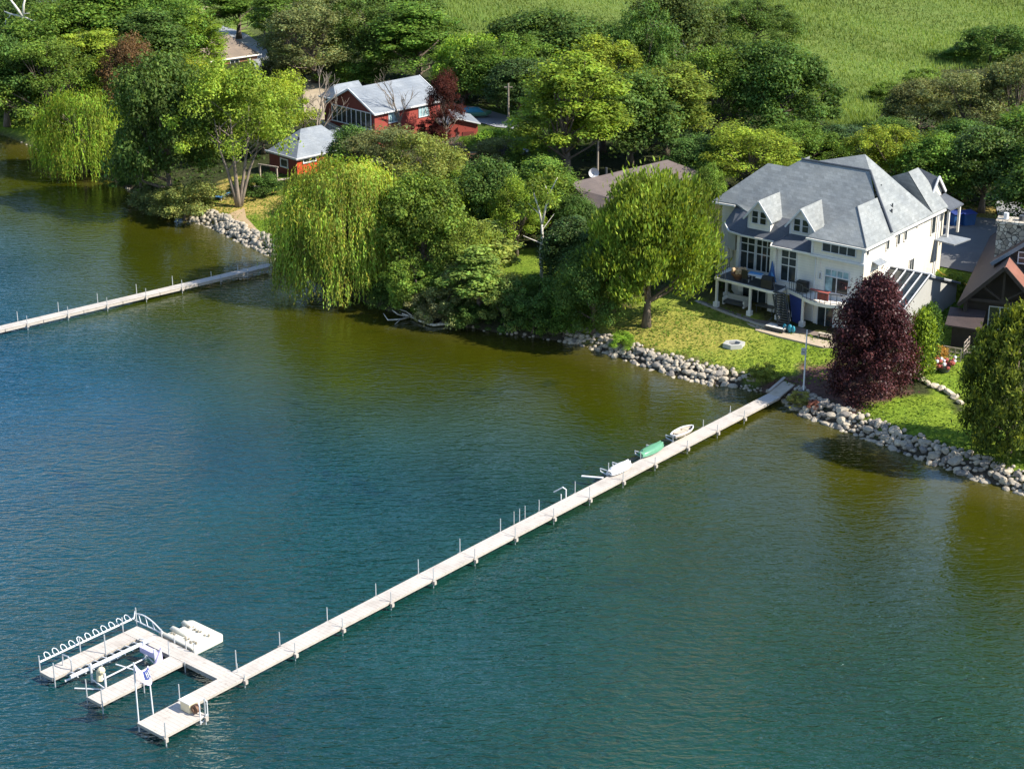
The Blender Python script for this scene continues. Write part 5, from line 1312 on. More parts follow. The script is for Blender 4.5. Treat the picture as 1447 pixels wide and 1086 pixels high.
# shore ramp
MB().slab([(58.6, .05, .62), (61.0, .1, .98), (61.0, 1.25, .98), (58.6, 1.2, .62)], .12).build('ramp', MAT['patio_edge'], dock); MB().bar((58.9, 1.32, .72), (61.4, 1.42, 1.12), .22, .12).build('ramp_rail', MAT['dock_trim'], dock)
land = dock
for a, b in ((1.16, 2.9), (2.9, 4.6), (4.6, 7.2), (7.2, 9.8)):
    o = MB().box(-1.05, .06, a + .012, b - .012, .55, .6).build('deck_section', MAT['dock'], dock)
    MB().box(-1.02, -.96, a + .02, b - .02, .3, .548).box(-.03, .03, a + .02, b - .02, .3, .548).build('side_frame', MAT['dock_trim'], o)
for a, b in ((-7.25, -4.2), (-4.2, -1.07)):
    deck_part(dock, a, b, 8.55, 9.8); deck_part(dock, a, b, 4.08, 5.32)
for u, v, h in ((-7.15, 9.88, 1.0), (-7.15, 8.5, 1.0), (-4.2, 9.9, .9), (-3.4, 8.5, 1.3), (-.9, 10.0, .9), (.1, 9.9, 1.2), (.12, 5.3, .5), (-1.1, 5.4, .9), (.15, 4.6, .6), (.15, 6.4, .4), (.15, 7.6, .5), (-7.2, 5.4, 1.1), (-7.2, 4.0, 1.0), (-4.2, 4.0, .2), (-1.1, 4.0, .1)):
    post(dock, u, v, h, .04)
# hooped side rail
rail_ = MB().tube([(-6.9, 10.2, .95), (.15, 10.2, .95)], .06, 7).build('side_rail', MAT['whitepaint'], dock)
for i in range(11):
    u = -6.4 + i * .6
    MB().tube([(u, 10.2, .95), (u - .02, 10.38, 1.08), (u + .04, 10.5, 1.2), (u + .15, 10.52, 1.24), (u + .26, 10.42, 1.18), (u + .3, 10.28, 1.06), (u + .28, 10.2, .97)], .028, 6).build('hoop', MAT['whitepaint'], rail_)
tr_ = MB(); A_ = [(.35, 10.3 - 2.6 * q, .75 + .55 * math.sin(math.pi * (.25 + .75 * q))) for q in [k / 8 for k in range(9)]]
tr_.tube(A_, .045, 6); tr_.tube([(.3, 10.3, .7), (.3, 7.7, .7)], .045, 6)
for k in (1, 3, 5, 7): tr_.tube([A_[k], (.3, A_[k][1] - .25, .7)], .03, 5)
tr_.tube([(.15, 10.2, .95), (.35, 10.3, 1.35)], .04, 5); tr_.build('arched_rail', MAT['whitepaint'], dock)
MB().tube([(-5.9, 8.5, .1), (-5.9, 8.5, 1.25), (-5.9, 8.75, 1.4), (-5.9, 9.3, 1.35), (-5.9, 9.35, .6)], .045, 6).build('ladder_rail', MAT['alu'], dock)

# boat lift between the arms
lf = empty('boat_lift', (DO.x, DO.y, 0), DA); tag(lf, 'white empty boat lift frame between the two arms of the landing', 'boat lift')
MB().bar((-6.7, 7.55, .85), (-.75, 7.15, 1.05), .14, .16).build('beam', MAT['whitepaint'], lf)
MB().bar((-6.9, 7.85, .55), (-2.9, 7.65, .6), .08, .1).build('beam', MAT['whitepaint'], lf)
for i in range(10):
    u = -6.3 + i * .58; MB().tube([(u, 8.5, .45), (u + .05, 8.15, .75), (u + .1, 7.75, .78), (u + .1, 7.5, .6)], .035, 6).build('bumper_arm', MAT['whitepaint'], lf)
for u, v in ((-5.6, 5.75), (-1.9, 5.75), (-1.6, 7.1), (-5.4, 7.3)): MB().tube([(u, v, -1.2), (u, v, 1.25)], .07, 7).build('lift_post', MAT['whitepaint'], lf)
m = MB(); m.tube([(-5.6, 5.8, .2), (-5.4, 7.3, .2)], .05, 6); m.tube([(-1.9, 5.8, .25), (-1.6, 7.1, .3)], .05, 6); m.tube([(-5.4, 6.6, .35), (-1.7, 6.5, .45)], .045, 6); m.tube([(-3.7, 7.2, .5), (-3.2, 5.7, .35)], .045, 6); m.tube([(-6.6, 7.4, .1), (-5.2, 5.4, .12)], .045, 6)
m.build('cradle', MAT['whitepaint'], lf)
MB().box(-1.95, -1.55, 5.7, 7.1, .62, .95).build('canopy_pad', MAT['lavender'], lf); MB().extr([(-2.2, 5.5, .2), (-1.5, 5.5, .2), (-1.5, 5.6, 1.2)], (0, .12, 0)).build('side_plate', MAT['lavender'], lf)
MB().tube([(-5.3, 6.7, .3), (-5.2, 6.75, .9)], .2, 10).blob((-5.2, 6.6, .95), .24, 10, 6).build('winch', MAT['cream'], lf)

# floating mat
fm = empty('swim_raft', (DO.x, DO.y, 0), DA); tag(fm, 'ivory padded swim raft moored beside the landing', 'raft')
m = MB(); m.slab([(.42, 5.0, .42), (2.75, 5.0, .42), (2.98, 5.25, .42), (3.0, 8.0, .42), (2.8, 8.2, .42), (2.2, 8.2, .42), (2.1, 7.85, .42), (1.5, 7.85, .42), (.42, 8.0, .42)], .42)
m.build('pad', MAT['ivory'], fm, bevel=.07)
for u, v0, v1, r in ((.5, 5.05, 8.25, .15), (1.35, 6.6, 8.2, .17), (2.3, 7.3, 8.25, .15)):
    MB().tube([(u, v0, .42), (u, v0 + .15, .5), (u, v1 - .2, .5), (u, v1, .4)], [r * .5, r, r, r * .55], 12).build('bolster', MAT['ivory'], fm, True)
rn = random.Random(8); sp = MB()
for i in range(26):
    row = i % 2; f = rn.random(); sp.box(*(lambda a, b: (a, a + .1, b, b + .09))(1.0 + row * 1.2 + rn.uniform(-.15, .15), 5.3 + 2.3 * f), .421, .421 + rn.uniform(.04, .16))
so_ = sp.build('fittings', M_plain('dull_fittings', (.30, .27, .22), .6, .5, 8), fm)
so_['kind'] = 'stuff'

# banner on two poles
fp = empty('banner', (DO.x, DO.y, 0), DA); tag(fp, 'white and blue banner slung between two tall white poles on the end platform', 'banner')
def upx(px, py, u, v):   # height at which (px,py) passes over dock point u,v
    y = DO.y + u * math.sin(DA) + v * math.cos(DA); return zat(px, py, y)
h1 = upx(199, 936, -7.1, .85); u2, v2 = -5.9, 1.05; h2 = upx(222, 940, u2, v2)
MB().tube([(-7.1, .9, -1), (-7.1, .9, h1)], .045, 8).build('pole', MAT['whitepaint'], fp); MB().tube([(u2, v2, -1), (u2 - .1, v2 + .05, h2)], .045, 8).build('pole', MAT['whitepaint'], fp)
fx = MB(); n_ = 8; top_ = []; bot_ = []
for k in range(n_ + 1):
    f = k / n_; x = -7.1 + (u2 - .1 + 7.1) * f; y = .9 + .2 * f - .12 * math.sin(math.pi * f); zt = h1 * (1 - f) + h2 * f - .45 * math.sin(math.pi * f) * (1 - .3 * f)
    top_.append((x, y, zt)); bot_.append((x, y - .25 - .05 * math.sin(9 * f), zt - .85 + .1 * math.sin(5 * f)))
def cloth(a, b, th=.015): 
    m = MB(); N2 = len(a); vs = a + b + [(p[0], p[1] + th, p[2]) for p in a] + [(p[0], p[1] + th, p[2]) for p in b]; fs = []
    for i in range(N2 - 1): fs += [(i, i + 1, N2 + i + 1, N2 + i), (2 * N2 + i, 3 * N2 + i, 3 * N2 + i + 1, 2 * N2 + i + 1), (i, 2 * N2 + i, 2 * N2 + i + 1, i + 1), (N2 + i, N2 + i + 1, 3 * N2 + i + 1, 3 * N2 + i)]
    fs += [(0, N2, 3 * N2, 2 * N2), (N2 - 1, 3 * N2 - 1, 4 * N2 - 1, 2 * N2 - 1)]
    return m.add(vs, fs)
cl_ = cloth(top_, bot_).build('cloth', MAT['lavender'], fp)
lp = lambda a, b, f: tuple(a[i] + (b[i] - a[i]) * f for i in range(3))
cloth([(p[0], p[1] - .012, p[2]) for p in [lp(top_[i], bot_[i], .04) for i in range(4, 9)]], [(p[0], p[1] - .03, p[2]) for p in [lp(top_[i], bot_[i], .62) for i in range(4, 9)]], .01).build('blue_field', MAT['navy'], cl_)
mk = MB()
for (i, f0, f1) in ((5, .1, .5), (6, .12, .55), (7, .1, .5)):
    a = lp(top_[i], bot_[i], f0); b = lp(top_[i], bot_[i], f1); mk.bar((a[0], a[1] - .045, a[2]), (b[0] + .05, b[1] - .045, b[2]), .05, .03)
    mk.bar((a[0] - .06, a[1] - .045, (a[2] + b[2]) / 2), (a[0] + .1, a[1] - .045, (a[2] + b[2]) / 2), .03, .05)
mk.build('white_mark', MAT['whitepaint'], cl_)
mk2 = MB()
for i in (1, 2, 3):
    a = lp(top_[i], bot_[i], .15); b = lp(top_[i], bot_[i], .7); mk2.bar((a[0], a[1] - .03, a[2]), (b[0] + .06, b[1] - .03, b[2]), .035, .03)
mk2.build('white_mark', MAT['whitepaint'], cl_)

bx_ = empty('hose_box', (DO.x, DO.y, .6), DA); tag(bx_, 'cream storage box with coiled hose reel standing on the end platform', 'box')
MB().box(-4.7, -4.1, -.65, .15, 0, .6).build('box_body', MAT['cream'], bx_, bevel=.04); MB().box(-4.75, -4.05, -.7, .2, .61, .67).build('lid', MAT['trim'], bx_)
MB().tube([(-4.6, -.9, .35), (-4.25, -.9, .35)], .24, 16).tube([(-4.7, -.9, .35), (-4.62, -.9, .35)], .11, 10).build('hose_reel', MAT['timber_mid'], bx_)
bch = empty('handrail', (DO.x, DO.y, .6), DA); tag(bch, 'white curved ladder handrail at the inner corner of the end platform', 'handrail')
MB().tube([(-4.5, -1.3, -.5), (-4.5, -1.3, .75), (-4.4, -1.1, .9), (-4.0, -1.1, .9), (-3.95, -1.3, .75), (-3.95, -1.3, -.5)], .04, 6).build('hoop', MAT['whitepaint'], bch)
MB().box(-4.5, -3.95, -1.34, -1.26, -.1, -.04).box(-4.5, -3.95, -1.34, -1.26, -.4, -.34).build('rung', MAT['whitepaint'], bch)

# boats on brackets along the dock
def hull(L, Wd, Hh, mat, name, label, u, rot=0.0, over=True, dz=.75, v=1.95):
    o = empty(name, (DO.x + u * math.cos(DA) - v * math.sin(DA), DO.y + u * math.sin(DA) + v * math.cos(DA), dz), DA + rot); tag(o, label, 'boat')
    m = MB(); ns, nr = 13, 9; vs = []; fs = []
    for i in range(ns):
        f = i / (ns - 1); w = Wd / 2 * (1 - abs(2 * f - 1) ** 2.6 * (.92 if f > .5 else .45)); hh = Hh * (1 - .35 * abs(2 * f - 1) ** 3)
        for k in range(nr):
            a = math.pi * k / (nr - 1); c = math.cos(a); s_ = math.sin(a) ** .6
            vs.append(((f - .5) * L, w * c, hh * s_ if over else Hh - hh * s_))
    for i in range(ns - 1):
        for k in range(nr - 1): fs.append((i * nr + k, i * nr + k + 1, (i + 1) * nr + k + 1, (i + 1) * nr + k))
    fs.append(tuple(range(nr))); fs.append(tuple((ns - 1) * nr + k for k in range(nr - 1, -1, -1)))
    m.add(vs, fs); h = m.build('hull', MAT[mat], o, True)
    g = MB(); edge = [(vs[i * nr][0], vs[i * nr][1], vs[i * nr][2]) for i in range(ns)] + [(vs[i * nr + nr - 1][0], vs[i * nr + nr - 1][1], vs[i * nr + nr - 1][2]) for i in range(ns - 1, -1, -1)]
    g.tube(edge + [edge[0]], .05, 6); g.build('gunwale', MAT['whitepaint'] if mat != 'green_boat' else MAT[mat], o)
    kl = MB()
    if over: kl.box(-L * .4, L * .4, -.03, .03, Hh * .98, Hh + .06)
    else:
        kl.box(-L * .3, -L * .22, -Wd * .42, Wd * .42, Hh * .75, Hh * .82); kl.box(L * .12, L * .2, -Wd * .42, Wd * .42, Hh * .75, Hh * .82)
    kl.build('keel' if over else 'thwart', MAT[mat], o)
    if not over:
        MB().slab([(-L * .42, -Wd * .25, Hh * .6), (-L * .42, Wd * .25, Hh * .6), (L * .1, Wd * .42, Hh * .6), (L * .1, -Wd * .42, Hh * .6)][::-1], .03).build('cover', MAT['tan_boat'], o)
    return o
def rack(u, v=1.95):
    for s_ in (-.8, .7):
        MB().tube([(u + s_, 1.25, .3), (u + s_, 2.3, .5), (u + s_, 2.35, .72)], .05, 6).tube([(u + s_, 1.3, .72), (u + s_, 2.35, .72)], .045, 6).build('boat_bracket', MAT['whitepaint'], dock)
for (p, args) in (((876, 658), ('whitepaint', 'dinghy', 'white upturned dinghy on brackets, farthest of the three boats from shore')), ((921, 632), ('green_boat', 'dinghy', 'green upturned dinghy on brackets, middle one of the three boats')), ((965, 610), ('tan_boat', 'rowboat', 'beige open rowboat on brackets, nearest of the three boats to shore'))):
    u, v = UV(p[0], p[1], 1.0); L = 2.6 if p[0] != 921 else 2.9
    hull(L, .95, .36, args[0], args[1], args[2], u, 0, p[0] != 965, .78, v); rack(u)
u, v = UV(840, 674, .7)
pb = empty('gangplank', (DO.x, DO.y, 0), DA); tag(pb, 'short white board sticking out sideways from the dock over the water', 'board'); MB().bar((u + .4, v - .5, .66), (u - .25, v + 1.0, .6), .22, .06).build('board', MAT['whitepaint'], pb)
tg = empty('ladder', (DO.x, DO.y, 0), DA); tag(tg, 'small bent swim ladder rail on the dock beside the gangplank', 'ladder'); MB().tube([(32.0, 1.3, .3), (32.0, 1.3, 1.2), (31.9, 1.5, 1.35), (31.6, 2.1, .9)], .05, 6).build('rail', MAT['whitepaint'], tg); MB().tube([(31.5, 1.35, .3), (31.5, 1.35, 1.0)], .04, 6).build('rail', MAT['whitepaint'], tg)

# second dock at the left
A1 = Vector((*G(0, 466, .6), 0)); B1 = Vector((*G(384, 376, .6), 0)); d1 = B1 - A1; an = math.atan2(d1.y, d1.x)
dk2 = empty('dock', A1, an); tag(dk2, 'narrow pale dock on the left reaching the shore under the large willow', 'dock')
us = [-12.2, -8.1, -4.05, .5, 4.3, 8.4, 12.5, 16.5, 20.8, 24.5, 29.5]
for a, b in zip(us[:-1], us[1:]):
    MB().box(a + .012, b - .012, 0, 1.05, .55, .6).build('deck_section', MAT['dock'], dk2)
for a, b in zip(us[:-1], us[1:]): MB().box(a + .03, b - .03, .03, .09, .3, .545).box(a + .03, b - .03, .96, 1.02, .3, .545).build('side_frame', MAT['dock_trim'], dk2)
for u in (-8, -4, 2.3, 6.4, 10.45, 14.6, 18.55, 22.9, 26.0):
    for v, h, f_ in ((1.1, .95 if u < 20 else .5, .1), (-.05, .75 if u < 20 else .4, -.16)):
        p = MB().tube([(u + (.35 if v < 1 else 0), v, -1.6), (u + (.35 if v < 1 else 0), v, .6 + h)], .035, 7).build('post', MAT['alu'], dk2)
        MB().box(u + (.25 if v < 1 else -.1), u + (.45 if v < 1 else .1), min(v, v + f_), max(v, v + f_), .28, .5).build('bracket', MAT['dock_trim'], p)

# ------------------------------------------------------------------ rocks
def rock_mesh(seed, sub=2):
    rnd = random.Random(seed); import bmesh
    bm = bmesh.new(); bmesh.ops.create_icosphere(bm, subdivisions=sub, radius=.5)
    cuts = [Vector((rnd.gauss(0, 1), rnd.gauss(0, 1), rnd.gauss(0, .8))).normalized() for _ in range(9)]
    sc3 = Vector((rnd.uniform(.85, 1.25), rnd.uniform(.7, 1.0), rnd.uniform(.5, .8)))
    for v in bm.verts:
        d = v.co.normalized(); r = .5
        for c in cuts:
            k = d.dot(c)
            if k > .62: r = min(r, .5 * .62 / k * 1.12)
        r *= rnd.uniform(.96, 1.04); v.co = Vector((d.x * r * sc3.x, d.y * r * sc3.y, d.z * r * sc3.z))
    me = bpy.data.meshes.new('rock_%d' % seed); bm.to_mesh(me); bm.free()
    me.materials.append((MAT['stone'], MAT['stone2'], MAT['stone'], MAT['stone3'])[seed % 4]); return me
ROCKS = [rock_mesh(i) for i in range(12)]
def rock_at(x, y, s, label, grp, rnd, cat='rock', dz=0.0):
    o = link_mesh('rock', rnd.choice(ROCKS)); z = float(HT(x, y)); o.location = (x, y, z + s * .12 + dz)
    o.rotation_euler = (rnd.uniform(-.3, .3), rnd.uniform(-.3, .3), rnd.uniform(0, 6.28)); o.scale = (s * rnd.uniform(.9, 1.25), s * rnd.uniform(.85, 1.1), s * rnd.uniform(.8, 1.1))
    tag(o, label, cat, grp); return o
def riprap(px, depth, size, label, grp, seed, shift=-.25, cap=140):
    rnd = random.Random(seed); P = [Vector(G(x, y)) for x, y in px]; n = 0
    for a, b in zip(P[:-1], P[1:]):
        d = (b - a); L = d.length; d.normalize(); nr = Vector((-d.y, d.x))
        s = rnd.uniform(0, size)
        while s < L:
            r = shift
            while r < depth and n < cap:
                q = a + d * (s + rnd.uniform(-.2, .2) * size) + nr * (r + rnd.uniform(-.15, .15) * size)
                rock_at(q.x, q.y, size * rnd.uniform(.55, 1.6), label, grp, rnd); n += 1
                r += size * rnd.uniform(.72, .95)
            s += size * .86
    return n
n1 = riprap([(800, 484), (830, 492), (870, 507), (940, 530), (1000, 545), (1035, 548)], 1.6, .64, 'grey-beige boulder in the riprap edge below the maple lawn', 'riprap below the maple lawn', 1, cap=150)
n2 = riprap([(1104, 570), (1130, 588), (1200, 614), (1300, 652), (1380, 680), (1470, 711)], 1.7, .70, 'grey boulder in the riprap wall right of the long dock', 'riprap right of the long dock', 2, cap=170)
n3 = 0
print('ROCKS', n1, n2, n3)
# smaller rubble filling the gaps
rb = MB(); rnd = random.Random(12)
def rubble(px, depth, dens, s0, s1, shift=-.7):
    P = [Vector(G(x, y)) for x, y in px]
    for a, b in zip(P[:-1], P[1:]):
        d = b - a; L = d.length; d.normalize(); nr = Vector((-d.y, d.x))
        for _ in range(int(L * dens)):
            q = a + d * rnd.uniform(0, L) + nr * rnd.uniform(shift, depth); s = rnd.uniform(s0, s1)
            rb.blob((q.x, q.y, float(HT(q.x, q.y)) + s * .2), s * .5, 6, 4, (rnd.uniform(.8, 1.3), rnd.uniform(.8, 1.2), rnd.uniform(.6, .9)))
rubble([(790, 482), (830, 492), (870, 507), (940, 530), (1000, 545), (1060, 553)], 2.0, 26, .2, .5)
rubble([(1100, 567), (1130, 588), (1200, 614), (1300, 652), (1380, 680), (1480, 714)], 2.1, 28, .2, .5)
rubble([(265, 313), (290, 320), (335, 343), (385, 365), (410, 380)], 2.0, 44, .2, .7)
rubble([(1040, 550), (1075, 557), (1100, 567)], .8, 14, .12, .3); rubble([(600, 456), (700, 472), (790, 484)], .6, 6, .15, .4); rubble([(20, 200), (60, 216), (110, 240)], .5, 6, .2, .4); rubble([(170, 264), (240, 306)], .5, 6, .2, .4)
o = rb.build('rubble', MAT['stone'], None, True); tag(o, 'small rubble stones packed between the shore boulders', 'rubble', kind='stuff')
rnd = random.Random(21)
GR = [(1292, 520, .7), (1297, 528, .75), (1302, 537, .9), (1311, 543, .8), (1320, 547, 1.0), (1330, 551, 1.05), (1341, 556, 1.0), (1350, 562, .95), (1357, 570, .8), (1300, 512, .6), (1310, 517, .6), (1322, 522, .7)]
for i, (px, py, s) in enumerate(GR):
    x, y, z = gp(px, py); o = rock_at(x, y, s, 'rounded pale boulder in the curved garden edge under the yellow-tipped tree', 'garden edge boulders', rnd); o.data = ROCKS[(1, 5, 9)[i % 3]]
for px, py, s, lab in ((1304, 500, 1.1, 'large tan boulder beside the orange grass clump'), (1317, 506, .95, 'tan boulder in front of the orange grass clump')):
    x, y, z = gp(px, py); rock_at(x, y, s, lab, None, rnd).data = ROCKS[5]

# ------------------------------------------------------------------ yard things
def thing(name, px, py, label, cat, rz=0.0, dz=0.0):
    x, y, z = gp(px, py); o = empty(name, (x, y, z + dz), R_(rz)); tag(o, label, cat); return o
def P_h(px, py_base, py_top):
    x, y, z = gp(px, py_base); return zat(px, py_top, y) - z
h = P_h(1135, 556, 466)
lp_ = thing('lamp_post', 1135, 556, 'tall thin pale pole with a small light box by the shore end of the dock', 'lamp post')
MB().tube([(0, 0, 0), (0, 0, h)], [.075, .05], 8).build('pole', MAT['whitepaint'], lp_)
MB().box(-.36, -.08, -.15, .15, h * .62, h * .62 + .22).box(-.36, -.08, -.15, .15, h * .62 + .3, h * .62 + .5).build('light_box', MAT['grey_and_shaded'], lp_)
fpit = thing('fire_pit', 1037, 489, 'hexagonal grey stone fire pit on the lawn', 'fire pit', 10, -.05)
m = MB(); o_ = [(1.0 * math.cos(math.pi / 3 * k), .8 * math.sin(math.pi / 3 * k)) for k in range(6)]; i_ = [(x * .62, y * .62) for x, y in o_]
for k in range(6):
    k2 = (k + 1) % 6; m.extr([(*o_[k], 0), (*o_[k2], 0), (*i_[k2], 0), (*i_[k], 0)], (0, 0, .38))
m.build('stone_ring', MAT['grey_and_shaded'], fpit); MB().slab([(x * .99, y * .99, .14) for x, y in i_], .1).build('ash_bed', MAT['charcoal'], fpit)
for px, lab in ((1351, 'blue bin at the edge of the parking area, the left one of two'), (1366, 'blue bin at the edge of the parking area, the right one of two')):
    b_ = thing('bin', px, 318, lab, 'bin', 20); MB().extr([(-.62, -.5, 0), (.62, -.5, 0), (.68, -.6, 1.25), (-.68, -.6, 1.25)], (0, 1.1, 0)).build('body', MAT['blue'], b_, bevel=.04)
    MB().slab([(-.72, -.7, 1.34), (.72, -.7, 1.34), (.72, .6, 1.45), (-.72, .6, 1.45)], .07).build('lid', MAT['navy'], b_)
hs = thing('garden_hose', 1322, 388, 'yellow garden hose looped on the grass beside the rear corner of the big house', 'hose')
MB().tube([(.1, 0, .5), (.5, -.6, .25), (1.2, -1.5, .12), (1.6, -2.6, .1), (2.3, -3.4, .1), (2.9, -4.6, .1)], .06, 6).build('coil', M_plain('yellow_rubber', (.55, .42, .04), .5, .1, 2, 0), hs)
for px, pb_, pt, lab in ((718.5, 198, 118, 'grey utility pole standing beside the lane'), (375, 70, 26, 'slim pole at the bend of the curving road'), (844, 262, 176, 'thin pole next to the satellite dish')):
    h = P_h(px, pb_, pt); u_ = thing('utility_pole', px, pb_, lab, 'pole'); MB().tube([(0, 0, 0), (0, 0, h)], [.14, .09], 8).build('pole', MAT['woodpole'], u_); MB().box(-.5, .5, -.05, .05, h - .5, h - .38).build('crossarm', MAT['woodpole'], u_)
# parked car
def car(px, py, rz, label, mat, name='parked_car'):
    c = thing(name, px, py, label, 'car', rz, .02)
    body = [(-2.3, .35), (-2.35, .75), (-2.2, .98), (-1.9, 1.02), (-1.45, 1.5), (-.9, 1.62), (.6, 1.6), (1.2, 1.08), (2.1, .95), (2.35, .7), (2.3, .35)]
    b_ = MB().extr([(x, -.86, z) for x, z in body], (0, 1.72, 0)).build('body', MAT[mat], c, bevel=.1)
    MB().extr([(-1.4, -.875, 1.06), (.98, -.875, 1.06), (.52, -.875, 1.5), (-.9, -.875, 1.52), (-1.2, -.875, 1.42)], (0, 1.75, 0)).build('side_windows', MAT['glass'], c)
    MB().extr([(.66, -.7, 1.55), (1.17, -.74, 1.10), (1.17, .74, 1.10), (.66, .7, 1.55)], (.03, 0, .03)).build('windscreen', MAT['glass'], c)
    for x in (-1.45, 1.45):
        for y in (-.8, .8):
            w_ = MB().tube([(x, y - .11, .34), (x, y + .11, .34)], .34, 18).build('wheel', MAT['rubber'], c); MB().tube([(x, y - .125, .34), (x, y + .125, .34)], .19, 12).build('rim', MAT['alu'], w_)
    for y in (-.6, .6): MB().box(2.25, 2.4, y - .17, y + .17, .68, .84).build('headlight', MAT['whitepaint'], c)
    return c
car(716, 222, -25, 'dark blue car parked on the driveway by the utility pole', 'carblue')
bt = thing('covered_boat', 671, 167, 'low teal covered boat parked on the grey lane behind the red shed', 'boat', 10)
m = MB()
for i in range(1): m.extr([(-1.9, -.7, .35), (1.4, -.7, .35), (2.2, 0, .5), (1.4, .7, .35), (-1.9, .7, .35)], (0, 0, .45))
m.build('hull', MAT['green_boat'], bt, bevel=.12); MB().extr([(-1.8, -.55, .8), (1.2, -.5, .8), (.6, -.2, 1.25), (-1.2, -.2, 1.25)], (0, 1.0, 0)).build('cover', MAT['teal'], bt, bevel=.1)
for y in (-.7, .7): MB().tube([(-.6, y - .08, .22), (-.6, y + .08, .22)], .22, 14).build('wheel', MAT['rubber'], bt)
fe = thing('timber_fence', 656, 228, 'low brown timber fence in front of the bare brown bush', 'fence', 8)
for z in (.35, .75): MB().box(0, 4.6, -.04, .04, z, z + .14).build('rail', MAT['timber_mid'], fe)
for k in range(4): MB().box(.1 + 1.45 * k, .24 + 1.45 * k, -.08, .08, -.2, 1.0).build('fence_post', MAT['timber_mid'], fe)
wl_ = thing('planter_wall', 664, 219, 'short pale stone edge on the lawn right of the red shed', 'wall', 12); MB().box(0, 3.0, -.2, .2, -.2, .35).build('blocks', MAT['patio_edge'], wl_, bevel=.05)
sw = thing('swing_frame', 392, 260, 'weathered white timber frame on the yard in front of the red cottage', 'frame', 150)
for x in (0, 2.4): MB().box(x - .08, x + .08, -.08, .08, -.2, 1.9).build('frame_post', MAT['deadwood'], sw)
MB().box(-.2, 2.6, -.07, .07, 1.9, 2.04).build('crossbeam', MAT['deadwood'], sw)
lg = thing('log', 378, 258, 'pale timber log lying beside the white timber frame', 'log', 20); MB().tube([(0, 0, .15), (2.6, .1, .15)], .16, 8).build('trunk_piece', MAT['deadwood'], lg)
kc = thing('deck_chair', 312, 282, 'blue and white folding chair in the shade beside the multi-stemmed tree', 'chair', -30)
MB().slab([(-.9, -.35, .35), (.4, -.35, .35), (.4, .35, .35), (-.9, .35, .35)], .07).build('seat', MAT['skyblue'], kc); MB().slab([(.4, -.35, .36), (1.1, -.35, .95), (1.1, .35, .95), (.4, .35, .36)], .07).build('backrest', MAT['skyblue'], kc)
for x in (-.8, .3):
    for y in (-.3, .3): MB().bar((x, y, 0), (x, y, .3), .05, .05).build('leg', MAT['whitepaint'], kc)
pt = thing('flower_pot', 1334, 525, 'cluster of red flowers with white blooms in a dark pot beside the garden boulders', 'flower pot')
MB().tube([(0, 0, 0), (0, 0, .1), (0, 0, .5)], [.35, .42, .55], 12).build('pot', MAT['charcoal'], pt)
rn = random.Random(5); m = MB(); m2 = MB()
for i in range(30): m.blob((rn.uniform(-.8, .8), rn.uniform(-.6, .6), .5 + rn.uniform(0, .55)), rn.uniform(.1, .2), 6, 4)
for i in range(7): m2.blob((rn.uniform(-.9, .9), rn.uniform(-.7, .5), .65 + rn.uniform(0, .5)), rn.uniform(.12, .18), 7, 5)
a_ = m.build('red_flowers', MAT['redcloth'], pt); m2.build('blossoms', MAT['whitepaint'], pt)
def cham(px, py, label):
    t_ = thing('garden_chair', px, py, label, 'chair', 30)
    MB().box(-.3, .3, -.3, .3, .38, .45).build('seat', MAT['whitepaint'], t_); MB().box(-.3, .3, .25, .31, .45, .95).build('backrest', MAT['whitepaint'], t_)
    for x in (-.25, .25):
        for y in (-.25, .25): MB().box(x - .03, x + .03, y - .03, y + .03, 0, .38).build('leg', MAT['whitepaint'], t_)

# ------------------------------------------------------------------ undergrowth and reeds
def in_any(X, Y, polys):
    r = np.zeros(X.shape, bool)
    for p in polys: r |= inpoly(X, Y, p)
    return r
rng = np.random.default_rng(99)
belt = [gpoly(p) for p in (
    [(-150, 100), (-150, 185), (30, 185), (100, 200), (180, 262), (235, 300), (300, 262), (330, 235), (370, 225), (380, 130), (300, 110), (250, 60), (255, 10), (250, -60), (-150, -60)],
    [(360, 0), (385, 100), (430, 100), (500, 104), (520, 120), (640, 130), (640, 150), (740, 150), (760, 180), (800, 240), (870, 235), (940, 220), (990, 230), (1020, 290), (1080, 235), (1200, 225), (1320, 260), (1345, 300), (1420, 290), (1600, 280), (1600, 110), (1330, 108), (1240, 170), (1190, 230), (1150, 160), (1040, 110), (960, 105), (850, 80), (740, 70), (620, 70), (540, 20), (400, -40)],
    [(500, 200), (640, 230), (690, 250), (790, 240), (820, 290), (1000, 300), (1000, 400), (870, 440), (850, 400), (810, 370), (700, 345), (640, 330), (600, 345), (620, 385), (690, 425), (760, 440), (830, 440), (880, 450), (800, 478), (700, 468), (600, 452), (545, 438), (500, 420), (470, 380), (440, 280), (500, 270)])]
clear = [gpoly(p) for p in ([(425, 105), (505, 105), (500, 172), (425, 172)], [(636, 146), (760, 150), (770, 182), (636, 176)], [(470, 120), (640, 100), (680, 200), (540, 230), (480, 200)], [(390, 180), (500, 175), (500, 240), (400, 245)], [(670, 208), (765, 208), (765, 242), (670, 240)],
    [(800, 232), (985, 215), (985, 290), (860, 330), (800, 300)], [(300, 60), (395, 60), (395, 130), (300, 130)], [(1000, 220), (1340, 220), (1340, 330), (1000, 480)], [(600, 335), (860, 365), (850, 440), (740, 445), (600, 390)])]
nU = 26000
bx0, bx1, by0, by1 = -110, 110, 140, 300
X = rng.uniform(bx0, bx1, nU * 6); Y = rng.uniform(by0, by1, nU * 6)
ok = in_any(X, Y, belt) & ~in_any(X, Y, clear) & (shore_d(X, Y) > .6)
X, Y = X[ok][:nU], Y[ok][:nU]
hh = (0.35 + .9 * np.clip(np.sin(X * .55 + 1) * np.cos(Y * .5) + .35 * np.sin(X * 1.7 + Y), 0, 2)) * rng.uniform(.3, 1.2, len(X))
